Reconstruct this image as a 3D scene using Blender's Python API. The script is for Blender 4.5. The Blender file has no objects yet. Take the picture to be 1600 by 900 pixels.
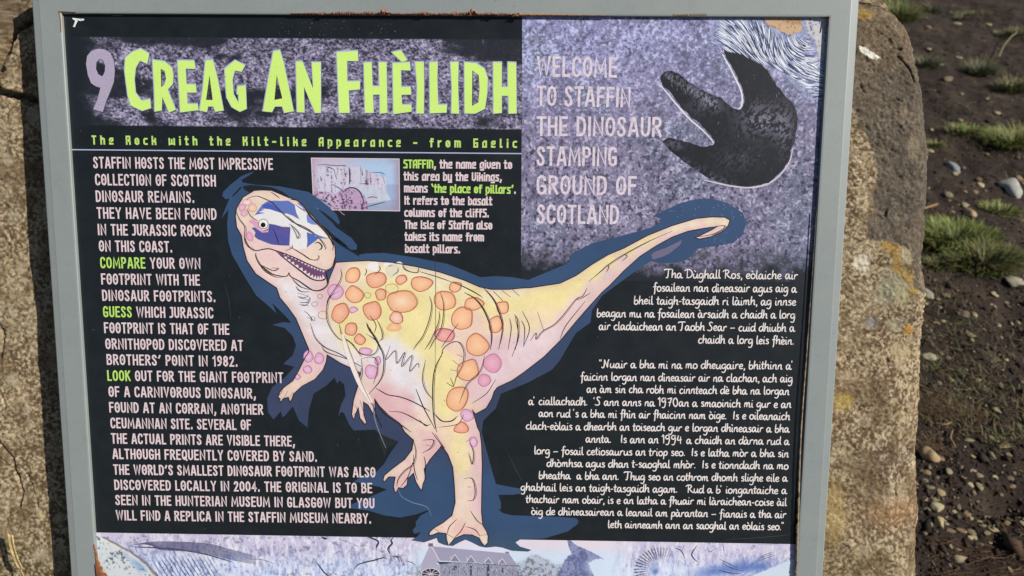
import bpy, math, random, unicodedata
import numpy as np
from mathutils import Vector, Matrix
from mathutils.geometry import delaunay_2d_cdt, tessellate_polygon

random.seed(7)
RNG = np.random.default_rng(7)
scene = bpy.context.scene
COL = scene.collection

# ------------------------------------------------------------------ camera
FPX = 1143.0                                  # focal length in pixels of the 1600 px wide photograph
RC = np.array([[0.9998584, 0.0083311, -0.0146228],
               [-0.0100400, 0.9926036, -0.1209849],
               [0.0135067, 0.1211146, 0.9925466]])     # panel axes seen from the camera
TC = np.array([-0.0659044, -0.0003542, -0.6967152])
LEAN = math.radians(31)                       # the board leans back this far
_r, _u, _n = RC[:, 0], RC[:, 1], RC[:, 2]
_Z = math.cos(LEAN) * _u + math.sin(LEAN) * _n
_M = np.stack([_r, np.cross(_Z, _r), _Z])
CAM_H = 1.25
_rel = -_M @ TC
PC = np.array([0.0, 0.0, CAM_H - _rel[2]])     # centre of the board's printed face
CAM = PC + _rel
AX_U = np.array([0.0, math.sin(LEAN), math.cos(LEAN)])
AX_N = np.array([0.0, -math.cos(LEAN), math.sin(LEAN)])
PANEL_MAT = Matrix(((1, 0, 0, PC[0]), (0, AX_U[1], AX_N[1], PC[1]), (0, AX_U[2], AX_N[2], PC[2]), (0, 0, 0, 1)))

cam_d = bpy.data.cameras.new('camera')
cam_o = bpy.data.objects.new('camera', cam_d)
COL.objects.link(cam_o)
cam_o.matrix_world = Matrix([list(_M[i]) + [CAM[i]] for i in range(3)] + [[0, 0, 0, 1]])
cam_d.sensor_width = 36
cam_d.lens = 36 * FPX / 1600
cam_d.clip_start = 0.02
cam_d.clip_end = 500
cam_d.dof.use_dof = True
cam_d.dof.focus_distance = 0.70
cam_d.dof.aperture_fstop = 8.5
scene.camera = cam_o

# ------------------------------------------------------------------ light
sdir = np.array([1.25, 0, 0]) + 0.72 * AX_U + 1.0 * AX_N
sdir /= np.linalg.norm(sdir)
SUN_EL = math.asin(sdir[2])
SUN_AZ = math.atan2(sdir[0], sdir[1])          # clockwise from +Y
world = bpy.data.worlds.new('World')
scene.world = world
world.use_nodes = True
wn = world.node_tree.nodes
bg = wn['Background']
sky = wn.new('ShaderNodeTexSky')
sky.sky_type = 'NISHITA'
sky.sun_disc = False
sky.sun_elevation = SUN_EL
sky.sun_rotation = SUN_AZ
world.node_tree.links.new(sky.outputs[0], bg.inputs[0])
bg.inputs[1].default_value = 0.05
sun_d = bpy.data.lights.new('sun', 'SUN')
sun_d.energy = 4.8
sun_d.angle = math.radians(0.5)
sun_d.color = (1.0, 0.95, 0.87)
sun_o = bpy.data.objects.new('sun', sun_d)
COL.objects.link(sun_o)
sun_o.rotation_euler = Vector(sdir).to_track_quat('Z', 'Y').to_euler()
scene.view_settings.view_transform = 'Standard'
scene.view_settings.look = 'None'
scene.view_settings.exposure = 0.42
scene.view_settings.gamma = 1.0

# ------------------------------------------------------------------ helpers
def lin(c, k=0.80):
    c = np.asarray(c, float) / 255.0
    return k * np.where(c <= 0.04045, c / 12.92, ((c + 0.055) / 1.055) ** 2.4)


def px2uv(p, h=0.0):
    p = np.atleast_2d(np.asarray(p, float))
    d = np.stack([(p[:, 0] - 800) / FPX, -(p[:, 1] - 450) / FPX, -np.ones(len(p))], 1) @ _M.T
    t = ((PC + h * AX_N - CAM) @ AX_N) / (d @ AX_N)
    q = CAM + d * t[:, None] - PC
    return np.stack([q[:, 0], q @ AX_U], 1)


def px2ground(x, y, z=0.0):
    d = _M @ np.array([(x - 800) / FPX, -(y - 450) / FPX, -1.0])
    t = (z - CAM[2]) / d[2]
    q = CAM + d * t
    return q, np.linalg.norm(q - CAM) / FPX     # point and metres per pixel there


_LAT = {}
def vnoise(x, y, seed):
    if seed not in _LAT:
        _LAT[seed] = np.random.default_rng(seed).random((256, 256))
    g = _LAT[seed]
    xi = np.floor(x).astype(int); yi = np.floor(y).astype(int)
    fx = x - xi; fy = y - yi
    fx = fx * fx * (3 - 2 * fx); fy = fy * fy * (3 - 2 * fy)
    a = g[yi % 256, xi % 256]; b = g[yi % 256, (xi + 1) % 256]
    c = g[(yi + 1) % 256, xi % 256]; d = g[(yi + 1) % 256, (xi + 1) % 256]
    return a + (b - a) * fx + (c - a) * fy + (a - b - c + d) * fx * fy


def fbm(x, y, scale, octv=4, seed=1, gain=0.55):
    s = np.zeros_like(x, float); amp = 1.0; tot = 0.0; f = 1.0 / scale
    for k in range(octv):
        s += amp * vnoise(x * f + 17.3 * k, y * f + 5.1 * k, seed * 13 + k)
        tot += amp; amp *= gain; f *= 2.03
    return s / tot


def sstep(a, b, x):
    t = np.clip((x - a) / (b - a), 0, 1)
    return t * t * (3 - 2 * t)


def mix(a, b, t):
    t = np.asarray(t)[..., None]
    return a * (1 - t) + b * t


def in_poly(x, y, poly):
    poly = np.asarray(poly, float); r = np.zeros(x.shape, bool); j = len(poly) - 1
    for i in range(len(poly)):
        xi, yi = poly[i]; xj, yj = poly[j]
        c = (yi > y) != (yj > y)
        with np.errstate(divide='ignore', invalid='ignore'):
            r ^= c & (x < (xj - xi) * (y - yi) / (yj - yi + 1e-12) + xi)
        j = i
    return r


def smooth_path(p, closed=False, n=5):
    p = np.asarray(p, float)
    if len(p) < 3:
        return p
    q = np.vstack([p[-1:], p, p[:2]]) if closed else np.vstack([2 * p[:1] - p[1:2], p, 2 * p[-1:] - p[-2:-1]])
    out = []
    t = np.linspace(0, 1, n, endpoint=False)[:, None]
    m = len(p) if closed else len(p) - 1
    for i in range(m):
        a, b, c, d = q[i], q[i + 1], q[i + 2], q[i + 3]
        out.append(0.5 * (2 * b + (c - a) * t + (2 * a - 5 * b + 4 * c - d) * t * t + (3 * b - a - 3 * c + d) * t ** 3))
    if not closed:
        out.append(p[-1:])
    return np.vstack(out)


def Z(zx, ox, oy):
    """a list 'x,y x,y' measured in an enlarged view -> photograph pixels"""
    def f(s):
        return [(ox + float(a.split(',')[0]) / zx, oy + float(a.split(',')[1]) / zx) for a in s.split()]
    return f


PX = 0.000607                                 # metres per photograph pixel on the board
LAYER = 0.00004


def link(o, parent=None):
    COL.objects.link(o)
    if parent is not None:
        o.parent = parent
    return o


def mesh_obj(name, verts, faces, mats, parent=None, cols=None, smooth=False, fmat=None):
    me = bpy.data.meshes.new(name)
    verts = np.asarray(verts, np.float32)
    if isinstance(faces, np.ndarray):
        nf, k = faces.shape
        me.vertices.add(len(verts)); me.vertices.foreach_set('co', verts.ravel())
        me.loops.add(nf * k); me.loops.foreach_set('vertex_index', faces.astype(np.int32).ravel())
        me.polygons.add(nf)
        me.polygons.foreach_set('loop_start', (np.arange(nf) * k).astype(np.int32))
        me.update(calc_edges=True)
    else:
        me.from_pydata(verts.tolist(), [], faces)
    me.validate()
    if cols is not None:
        a = me.color_attributes.new('Col', 'FLOAT_COLOR', 'POINT')
        c = np.ones((len(verts), 4), np.float32); c[:, :3] = cols
        a.data.foreach_set('color', c.ravel())
    for m in (mats if isinstance(mats, (list, tuple)) else [mats]):
        me.materials.append(m)
    if fmat is not None:
        me.polygons.foreach_set('material_index', np.asarray(fmat, np.int32))
    if smooth:
        me.polygons.foreach_set('use_smooth', np.ones(len(me.polygons), bool))
    return link(bpy.data.objects.new(name, me), parent)


def tag(o, label, cat, group=None):
    o['label'] = label; o['category'] = cat
    if group: o['group'] = group
    return o


class Art:
    """flat printed artwork on the board: polygons, pen strokes and tinted sheets, one mesh per picture"""
    def __init__(s):
        s.V = []; s.C = []; s.F = []; s.n = 0

    def add(s, uv, h, col, faces):
        uv = np.asarray(uv, float)
        s.V.append(np.column_stack([uv, np.full(len(uv), h * LAYER)]))
        c = np.empty((len(uv), 3)); c[:] = col
        s.C.append(c)
        s.F.extend([tuple(int(i) + s.n for i in f) for f in faces])
        s.n += len(uv)

    def poly(s, pts, col, h, holes=()):
        loops = [[Vector((a, b, 0)) for a, b in l] for l in [pts] + list(holes)]
        tris = tessellate_polygon(loops)
        allp = np.array([(v.x, v.y) for l in loops for v in l])
        s.add(px2uv(allp), h, lin(col), tris)

    def ribbon(s, pts, w, col, h, closed=False, taper=0.0, uv=False, raw=False):
        p = np.asarray(pts, float) if uv else px2uv(pts)
        if len(p) < 2: return
        k = 1.0 if uv else PX
        keep = np.r_[True, np.hypot(*np.diff(p, axis=0).T) > 1e-7]
        p = p[keep]
        if closed and len(p) > 2 and np.hypot(*(p[0] - p[-1])) < 1e-6: p = p[:-1]
        if len(p) < 2: return
        if closed:
            d0 = p - np.roll(p, 1, 0); d1 = np.roll(p, -1, 0) - p
        else:
            e = np.diff(p, axis=0)
            d0 = np.vstack([e[:1], e]); d1 = np.vstack([e, e[-1:]])
        d0 = d0 / np.hypot(*d0.T)[:, None]; d1 = d1 / np.hypot(*d1.T)[:, None]
        n0 = np.column_stack([-d0[:, 1], d0[:, 0]]); n1 = np.column_stack([-d1[:, 1], d1[:, 0]])
        m = n0 + n1; L = np.hypot(*m.T); bad = L < 1e-3; m[bad] = n0[bad]; L[bad] = 1
        m = m / L[:, None]
        sc = 1 / np.clip((m * n0).sum(1), 0.55, 1)
        hw = 0.5 * w * k * np.ones(len(p))
        if taper and not closed:
            t = np.linspace(0, 1, len(p))
            hw = hw * (1 - taper * np.abs(2 * t - 1) ** 2)
        off = m * (sc * hw)[:, None]
        uvp = np.vstack([p + off, p - off]); N = len(p)
        q = [(i, i + N, (i + 1) % N + N, (i + 1) % N) for i in range(N if closed else N - 1)]
        s.add(uvp, h, col if raw else lin(col), q)

    def sheet(s, x0, x1, y0, y1, step, paint, h, quad=None):
        nx = int((x1 - x0) / step) + 1; ny = int((y1 - y0) / step) + 1
        X, Y = np.meshgrid(np.linspace(x0, x1, nx), np.linspace(y0, y1, ny))
        rgb = paint(X, Y)
        if quad is not None:
            a, b, c, d = [np.array(q, float) for q in quad]
            sx = ((X - x0) / (x1 - x0))[..., None]; sy = ((Y - y0) / (y1 - y0))[..., None]
            P = (a * (1 - sx) + b * sx) * (1 - sy) + (d * (1 - sx) + c * sx) * sy
            X, Y = P[..., 0], P[..., 1]
        idx = np.arange(nx * ny).reshape(ny, nx)
        f = np.stack([idx[:-1, :-1], idx[1:, :-1], idx[1:, 1:], idx[:-1, 1:]], -1).reshape(-1, 4)
        s.add(px2uv(np.column_stack([X.ravel(), Y.ravel()])), h, lin(np.clip(rgb, 0, 255)).reshape(-1, 3), f)

    def region(s, outline, step, paint, h, smooth=True):
        """a traced outline filled with a fine net of tinted points"""
        o = np.array(outline, float)
        x0, y0 = o.min(0); x1, y1 = o.max(0)
        X, Y = np.meshgrid(np.arange(x0, x1, step), np.arange(y0, y1, step * 0.87))
        X[1::2] += step / 2
        ins = in_poly(X, Y, o)
        ip = np.column_stack([X[ins], Y[ins]])
        verts = [Vector(p) for p in o] + [Vector(p) for p in ip]
        n = len(o)
        vo, ed, fc, *_ = delaunay_2d_cdt(verts, [], [list(range(n))], 1, 1e-5)
        vo = np.array([(v.x, v.y) for v in vo])
        fc = [f for f in fc if len(f) >= 3]
        s.add(px2uv(vo), h, lin(np.clip(paint(vo[:, 0], vo[:, 1]), 0, 255)), fc)

    def build(s, name, mat, parent):
        V = np.vstack(s.V); C = np.vstack(s.C)
        return mesh_obj(name, V, s.F, mat, parent, C)


# ------------------------------------------------------------------ materials
def new_mat(name):
    m = bpy.data.materials.new(name); m.use_nodes = True
    nt = m.node_tree
    return m, nt, nt.nodes['Principled BSDF']


def node(nt, kind, **kw):
    n = nt.nodes.new(kind)
    for k, v in kw.items():
        if k in n.inputs.keys():
            n.inputs[k].default_value = v
        else:
            setattr(n, k, v)
    return n


def ramp(nt, fac, stops):
    r = nt.nodes.new('ShaderNodeValToRGB')
    e = r.color_ramp.elements
    while len(e) < len(stops): e.new(0.5)
    for el, (p, c) in zip(e, stops):
        el.position = p; el.color = (*c, 1)
    nt.links.new(fac, r.inputs[0])
    return r.outputs[0]


def mul(nt, a, b, fac=1.0):
    m = nt.nodes.new('ShaderNodeMix'); m.data_type = 'RGBA'; m.blend_type = 'MULTIPLY'
    m.inputs[0].default_value = fac
    nt.links.new(a, m.inputs[6]); nt.links.new(b, m.inputs[7])
    return m.outputs[2]


def obj_noise(nt, scale, detail=6, rough=0.6):
    tc = nt.nodes.new('ShaderNodeTexCoord')
    n = node(nt, 'ShaderNodeTexNoise')
    n.inputs['Scale'].default_value = scale; n.inputs['Detail'].default_value = detail
    n.inputs['Roughness'].default_value = rough
    nt.links.new(tc.outputs['Object'], n.inputs['Vector'])
    return n.outputs[0]


def bump(nt, bsdf, h, strength, dist):
    b = node(nt, 'ShaderNodeBump', Strength=strength, Distance=dist)
    nt.links.new(h, b.inputs['Height']); nt.links.new(b.outputs[0], bsdf.inputs['Normal'])


def printed(name, lo=0.86, hi=1.06, scale=900, rough=0.38):
    m, nt, b = new_mat(name)
    a = node(nt, 'ShaderNodeAttribute', attribute_name='Col')
    v = ramp(nt, obj_noise(nt, scale, 5, 0.7), [(0.3, (lo,) * 3), (0.7, (hi,) * 3)])
    v2 = ramp(nt, obj_noise(nt, 14, 4, 0.6), [(0.3, (0.94,) * 3), (0.7, (1.04,) * 3)])
    nt.links.new(mul(nt, mul(nt, a.outputs[0], v), v2), b.inputs['Base Color'])
    b.inputs['Roughness'].default_value = rough
    b.inputs['Specular IOR Level'].default_value = 0.35
    return m


PRINT = printed('printed_vinyl')
STONE_PRINT = printed('printed_stone_photo', 0.62, 1.3, 1500)


def worn_print():
    """lettering whose ink has worn through to the stone picture"""
    m, nt, b = new_mat('worn_pink_ink')
    c = ramp(nt, obj_noise(nt, 330, 5, 0.7), [(0.28, tuple(lin((150, 144, 176)))), (0.42, tuple(lin((206, 192, 206)))),
                                             (0.72, tuple(lin((236, 224, 230))))])
    nt.links.new(c, b.inputs['Base Color'])
    b.inputs['Roughness'].default_value = 0.4
    return m


def board_mat():
    m, nt, b = new_mat('black_laminate')
    c = ramp(nt, obj_noise(nt, 60, 8, 0.65), [(0.35, (0.0066, 0.0088, 0.0104)), (0.68, (0.0105, 0.0132, 0.0152)), (0.8, (0.022, 0.025, 0.028))])
    nt.links.new(c, b.inputs['Base Color'])
    r = ramp(nt, obj_noise(nt, 25, 5, 0.6), [(0.3, (0.28,) * 3), (0.7, (0.42,) * 3)])
    nt.links.new(r, b.inputs['Roughness'])
    b.inputs['Specular IOR Level'].default_value = 0.4
    bump(nt, b, obj_noise(nt, 900, 3), 0.03, 0.0003)
    return m


def frame_mat():
    m, nt, b = new_mat('grey_painted_steel')
    n1 = ramp(nt, obj_noise(nt, 9, 8, 0.65), [(0.3, tuple(lin((136, 144, 144), .76))), (0.7, tuple(lin((145, 152, 150), .76)))])
    n2 = ramp(nt, obj_noise(nt, 420, 6, 0.75), [(0.25, (0.90,) * 3), (0.5, (1.0,) * 3), (0.8, (1.03,) * 3)])
    n4 = ramp(nt, obj_noise(nt, 46, 9, 0.8), [(0.28, (0.86, 0.87, 0.86)), (0.44, (0.99,) * 3), (0.75, (1.02,) * 3)])
    n3 = ramp(nt, obj_noise(nt, 160, 2, 0.5), [(0.0, (1, 1, 1)), (0.72, (1, 1, 1)), (0.8, (0.80, 0.77, 0.72))])
    nt.links.new(mul(nt, mul(nt, mul(nt, n1, n2), n3), n4), b.inputs['Base Color'])
    b.inputs['Roughness'].default_value = 0.46
    bump(nt, b, obj_noise(nt, 700, 4), 0.05, 0.0004)
    return m


def rust_mat():
    m, nt, b = new_mat('rust')
    a = node(nt, 'ShaderNodeAttribute', attribute_name='Col')
    v = ramp(nt, obj_noise(nt, 700, 6, 0.75), [(0.25, (0.55,) * 3), (0.7, (1.25,) * 3)])
    nt.links.new(mul(nt, a.outputs[0], v), b.inputs['Base Color'])
    b.inputs['Roughness'].default_value = 0.9
    bump(nt, b, obj_noise(nt, 900, 6, 0.7), 0.6, 0.0008)
    return m


def stone_mat():
    m, nt, b = new_mat('weathered_sandstone')
    a = node(nt, 'ShaderNodeAttribute', attribute_name='Col')
    v = ramp(nt, obj_noise(nt, 520, 6, 0.8), [(0.30, (0.62,) * 3), (0.52, (1.0,) * 3), (0.72, (1.38,) * 3)])
    nt.links.new(mul(nt, a.outputs[0], v), b.inputs['Base Color'])
    b.inputs['Roughness'].default_value = 0.92
    b.inputs['Specular IOR Level'].default_value = 0.25
    bump(nt, b, obj_noise(nt, 480, 8, 0.85), 0.9, 0.0026)
    return m


def soil_mat():
    m, nt, b = new_mat('dark_peaty_soil')
    c = ramp(nt, obj_noise(nt, 7, 9, 0.7), [(0.28, (0.017, 0.0120, 0.0095)), (0.48, (0.030, 0.0208, 0.0162)), (0.58, (0.044, 0.031, 0.0225)), (0.72, (0.082, 0.058, 0.038))])
    v = ramp(nt, obj_noise(nt, 170, 9, 0.85), [(0.25, (0.40,) * 3), (0.5, (0.95,) * 3), (0.62, (1.25,) * 3), (0.76, (3.0, 2.7, 2.2))])
    nt.links.new(mul(nt, c, v), b.inputs['Base Color'])
    b.inputs['Roughness'].default_value = 0.95
    b.inputs['Specular IOR Level'].default_value = 0.2
    bump(nt, b, obj_noise(nt, 160, 9, 0.78), 0.8, 0.006)
    return m


def vc_mat(name, rough=0.8, scale=300, lo=0.75, hi=1.2, trans=0.0, bmp=0.0):
    m, nt, b = new_mat(name)
    a = node(nt, 'ShaderNodeAttribute', attribute_name='Col')
    v = ramp(nt, obj_noise(nt, scale, 5, 0.7), [(0.3, (lo,) * 3), (0.7, (hi,) * 3)])
    nt.links.new(mul(nt, a.outputs[0], v), b.inputs['Base Color'])
    b.inputs['Roughness'].default_value = rough
    b.inputs['Specular IOR Level'].default_value = 0.3
    if bmp: bump(nt, b, obj_noise(nt, scale * 0.6, 6), bmp, 0.002)
    return m


# ------------------------------------------------------------------ ground
def ground_height(x, y):
    h = (fbm(x, y, 0.5, 4, 21) - 0.5) * 0.05 + (fbm(x, y, 0.07, 4, 22, .62) - 0.5) * 0.030
    q, _ = px2ground(1578, 788)
    h = h - 0.045 * np.exp(-(((x - q[0]) / 0.045) ** 2 + ((y - q[1]) / 0.02) ** 2))
    near = sstep(0.25, 0.5, x) * (1 - sstep(3.2, 3.8, x)) * (1 - sstep(4.6, 5.4, y)) * sstep(-0.6, -0.2, y)
    return h * near


def lines(lo, hi, step, far):
    a = list(np.arange(lo, hi, step)); g = step; v = a[-1]
    while v < far: g *= 1.35; v += g; a.append(v)
    g = step; v = a[0]; b = []
    while v > -far: g *= 1.35; v -= g; b.append(v)
    return np.array(b[::-1] + a)


gx = lines(0.45, 3.0, 0.0085, 180.0); gy = lines(0.0, 4.3, 0.0085, 180.0)
GX, GY = np.meshgrid(gx, gy)
GZ = ground_height(GX, GY)
gi = np.arange(GX.size).reshape(GX.shape)
gf = np.stack([gi[:-1, :-1], gi[:-1, 1:], gi[1:, 1:], gi[1:, :-1]], -1).reshape(-1, 4)
ground = mesh_obj('ground', np.column_stack([GX.ravel(), GY.ravel(), GZ.ravel()]), gf, soil_mat(), smooth=True)
ground['kind'] = 'structure'


def gz(x, y):
    return float(ground_height(np.array([x]), np.array([y]))[0])


def on_ground(px, py):
    q, s = px2ground(px, py)
    return np.array([q[0], q[1], gz(q[0], q[1])]), s


# ------------------------------------------------------------------ boulder
SH = -0.029                                   # stone face behind the printed face
XR = np.array([[-60, 1000], [-40, 1150], [-20, 1260], [-5, 1318], [4, 1338], [8, 1346], [12, 1366], [18, 1381], [26, 1393], [36, 1402], [50, 1412],
               [66, 1419], [84, 1424], [100, 1427], [118, 1430], [150, 1436], [200, 1440], [230, 1444], [252, 1446],
               [262, 1442], [300, 1442], [340, 1440], [370, 1438], [405, 1434], [430, 1433], [444, 1437], [462, 1442], [500, 1442],
               [560, 1440], [620, 1438], [640, 1436], [680, 1434], [720, 1433], [760, 1434], [800, 1436], [820, 1435], [832, 1431], [860, 1431],
               [900, 1432], [950, 1433], [1000, 1436], [1200, 1445], [1500, 1455]], float)
XR[:, 1] = 800 + (XR[:, 1] - 800) * 1.026; XR[:, 0] = 450 + (XR[:, 0] - 450) * 1.026   # the rounded rim lies a little farther back
rows = np.r_[np.linspace(-72, -18, 12), np.arange(-16, 916, 1.7), np.linspace(920, 960, 12)]
xr = np.interp(rows, XR[:, 0], XR[:, 1]) + (fbm(rows, rows * 0, 9, 4, 5, .65) - 0.5) * 8
xl = -170 + 60 * np.exp(-((rows + 60) / 90) ** 2)
sl = np.r_[np.linspace(0, 0.098, 12), np.linspace(0.105, 0.19, 84), np.linspace(0.2, 0.86, 26), np.linspace(0.872, 0.94, 60), np.linspace(0.941, 1, 66)]
BX = xl[:, None] + (xr - xl)[:, None] * sl[None]
BY = np.repeat(rows[:, None], len(sl), 1)
# near the rounded top the rows bunch together: distance to the outline in pixels
outl = np.column_stack([np.interp(np.arange(-72, 961, 4), XR[:, 0], XR[:, 1]), np.arange(-72, 961, 4)])
dist = np.full(BX.shape, 1e3)
for a in outl:
    dist = np.minimum(dist, np.hypot(BX - a[0], BY - a[1]))
dist = np.minimum(dist, np.maximum(BX - xl[:, None], 0) * 1.0)
dist = np.minimum(dist, (xr[:, None] - BX) + 0.01)
dm = dist * PX
Rr = 0.020
rnd = np.where(dm < Rr, Rr - np.sqrt(np.maximum(Rr ** 2 - (Rr - dm) ** 2, 0)), 0) * 0.9
# the worn shoulder on the right: a second, gentler fall towards the edge
rnd += 0.010 * (1 - sstep(0, 0.05, dm)) * sstep(450, 560, BY)
lump = (fbm(BX, BY, 170, 3, 31) - 0.5) * 0.010 + (fbm(BX, BY, 26, 4, 32) - 0.5) * 0.0042 + (fbm(BX, BY, 4.4, 3, 33, .65) - 0.5) * 0.0027
blk = [(34, 50), (62, 34), (120, 26), (320, 20), (320, 158), (120, 155), (55, 152), (30, 147), (12, 141), (4, 132), (10, 116), (20, 88)]
wob = (fbm(BX, BY, 14, 3, 35) - 0.5) * 7
ledge = np.zeros(BX.shape)
for k in range(-2, 3):
    for l in range(-2, 3):
        ledge += in_poly(BX + wob + k * 0.9, BY + wob + l * 0.9, blk)
ledge /= 25
H = SH - rnd + lump + 0.0062 * ledge


def groove(pts, w, depth):
    global H
    p = smooth_path(pts, n=6)
    d = np.full(BX.shape, 1e3)
    for a, b in zip(p[:-1], p[1:]):
        ab = b - a; t = np.clip(((BX - a[0]) * ab[0] + (BY - a[1]) * ab[1]) / (ab @ ab + 1e-9), 0, 1)
        d = np.minimum(d, np.hypot(BX - a[0] - t * ab[0], BY - a[1] - t * ab[1]))
    d = d + (fbm(BX, BY, 5, 2, 36) - 0.5) * w * 0.8
    H = H - depth * np.exp(-np.maximum(d, 0) ** 2 / (2 * (w * 0.5) ** 2))


z5, z6, z4s = Z(4, 0, 675), Z(5, 1280, 0), Z(5, 1280, 180)
groove(z5('0,60 40,120 80,170 95,240 115,310 135,390 118,470'), 2.6, 0.005)
groove(z5('140,220 190,320 220,400 240,470'), 1.5, 0.0022)
groove([(-4, 108), (6, 84), (18, 62), (32, 44), (46, 34), (60, 30)], 6, 0.012)
groove([(-4, 140), (12, 147), (34, 152), (60, 157), (90, 158)], 5, 0.012)
groove([(0, 505), (4, 520), (3, 545), (1, 560)], 3, 0.004)
groove([(0, 610), (8, 628), (10, 640)], 2, 0.002)
groove(z6('610,440 660,490 690,520 715,560 745,640'), 2.0, 0.0028)
groove(z6('620,380 640,385'), 2.0, 0.004)
groove(z6('325,650 335,700 355,725'), 1.6, 0.003)
groove(z6('590,770 640,795'), 1.5, 0.003)
groove(z4s('515,785 528,740'), 1.6, 0.003)
groove([(1402, 768), (1403, 776), (1400, 782)], 1.4, 0.002)
# colour of the stone: zones, grains, lichen and a painted sunlit edge
n_a = fbm(BX, BY, 60, 4, 41); n_b = fbm(BX + .3 * BY, BY, 3.3, 3, 42, 0.6); n_c = fbm(BX, BY, 22, 4, 43)
tan = np.array([161, 143, 112.]); tan2 = np.array([142, 123, 97.]); pale = np.array([206, 189, 157.]); dark = np.array([92, 72, 50.])
rgb = mix(np.broadcast_to(tan, BX.shape + (3,)), tan2, sstep(0.42, 0.62, n_a))
rgb = mix(rgb, np.array([148, 120, 92.]), 0.6 * sstep(0.5, 0.66, fbm(BX, BY, 34, 4, 44)) * sstep(500, 620, BY))
gz_poly = [(1338, -60), (1500, -60), (1500, 470), (1432, 455), (1422, 410), (1412, 385), (1388, 382), (1357, 380), (1358, 335), (1372, 300), (1365, 270), (1360, 235), (1347, 205), (1332, 170), (1200, 160), (1200, -60)]
grey = in_poly(BX + (n_c - 0.5) * 26 + (n_b - 0.5) * 8, BY + (n_c - 0.4) * 16 + (n_b - 0.5) * 8, gz_poly).astype(float)
greyc = mix(np.broadcast_to(np.array([112, 102, 90.]), BX.shape + (3,)), np.array([96, 90, 82.]), sstep(0.4, 0.6, n_a))
greyc = mix(greyc, np.array([88, 82, 74.]), .6 * sstep(.52, .66, fbm(BX, BY, 16, 4, 46)))
greyc = mix(greyc, np.array([120, 102, 80.]), 0.6 * (1 - sstep(60, 160, BY)))
rgb = mix(rgb, greyc, .9 * grey)
topleft = (1 - sstep(20, 70, BY + 0.2 * BX + (n_c - .5) * 40)) * (BX < 200)
rgb = mix(rgb, np.array([108, 98, 88.]), 0.75 * topleft)
rgb = mix(rgb, np.array([112, 100, 66.]), 0.75 * sstep(0.4, 0.62, n_a + 0.25 * sstep(680, 900, BY) - 0.02) * sstep(640, 780, BY) * (BX < 200))
rgb = mix(rgb, np.array([128, 116, 82.]), 0.5 * sstep(830, 880, BY) * (BX > 1000))
dk = sstep(0.48, 0.7, fbm(BX + 50, BY, 48, 4, 45)) * sstep(600, 680, BY) * (1 - sstep(790, 850, BY)) * (BX > 1300) * sstep(1320, 1370, BX)
rgb = mix(rgb, np.array([98, 80, 70.]), 0.8 * dk)
sunlit_edge = np.exp(-((xr[:, None] - BX) / 9) ** 2) * sstep(500, 560, BY)  # brightness of the sun-facing lower right rim, painted into the stone colour
rgb = mix(rgb, np.array([176, 158, 126.]), 0.6 * sunlit_edge)
rgb = mix(rgb, dark, (0.8 - .35 * grey) * (1 - sstep(0.36, 0.50, n_b)))
big = fbm(BX, BY, 38, 4, 47)
rgb = mix(rgb, np.array([112, 92, 66.]), .55 * sstep(.50, .66, big) * (1 - grey))
rgb = mix(rgb, pale, np.clip((0.78 - 0.52 * grey) * (.40 + .75 * (1 - sstep(.40, .66, big))), 0, 1) * sstep(0.53, 0.64, n_b))
rgb = mix(rgb, pale, 0.35 * sstep(0.55, 0.7, fbm(BX, BY, 30, 3, 49)) * (1 - grey))


def patch(cx, cy, rx, ry, col, amt, seed, soft=0.25):
    global rgb
    e = np.hypot((BX - cx) / rx, (BY - cy) / ry) + (fbm(BX, BY, 9, 3, seed) - 0.5) * 0.9
    rgb = mix(rgb, np.array(col, float), amt * (1 - sstep(1 - soft, 1 + soft, e)))


patch(1346, 410, 14, 15, (228, 218, 196), 0.95, 51)
for cx, cy in ((1384, 383), (1398, 390), (1405, 402), (1402, 418), (1412, 428), (1420, 436), (1425, 455)):
    patch(cx, cy, 9, 7, (192, 150, 70), 0.7, 53, 0.5)
patch(1415, 400, 10, 14, (196, 186, 150), 0.8, 54, 0.4)
patch(1395, 450, 26, 28, (170, 166, 140), 0.75, 55, 0.4)
patch(1410, 460, 10, 22, (190, 180, 140), 0.6, 56, 0.4)
patch(1364, 506, 10, 10, (150, 146, 138), 0.9, 57, 0.3)
patch(1400, 508, 12, 12, (176, 166, 138), 0.8, 58, 0.4)
patch(1424, 517, 8, 7, (204, 146, 64), 0.75, 59, 0.4)
patch(1410, 550, 16, 14, (190, 172, 136), 0.7, 60, 0.4)
patch(1318, 628, 16, 14, (196, 168, 90), 0.7, 61, 0.5)
patch(1412, 775, 12, 18, (178, 160, 128), 0.7, 62, 0.4)
patch(1350, 20, 16, 10, (176, 142, 70), 0.7, 63, 0.5)
patch(1425, 232, 10, 18, (160, 146, 120), 0.7, 64, 0.4)
patch(1300, 800, 20, 50, (196, 172, 110), 0.5, 65, 0.5)
patch(1400, 805, 45, 18, (184, 142, 100), 0.5, 66, 0.9)
patch(1345, 860, 14, 10, (182, 166, 136), 0.6, 67, 0.4)
for cx, cy, r in ((20, 335, 10), (22, 490, 7), (55, 550, 7), (18, 592, 9), (60, 795, 5), (63, 868, 10), (92, 810, 9), (94, 855, 7), (42, 640, 6), (30, 420, 8), (52, 180, 9), (15, 250, 8)):
    patch(cx, cy, r, r * 1.1, (190, 178, 150), 0.75, 70 + int(cx), 0.5)
mark = in_poly(BX + (n_b - .5) * 4, BY + (n_b - .5) * 4, z6('312,355 360,368 404,402 444,424 485,452 445,466 395,452 345,420 318,398'))
rgb = mix(rgb, np.array([246, 240, 228.]), 1.0 * mark)
bcol = lin(rgb, 0.84).reshape(-1, 3)
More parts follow.
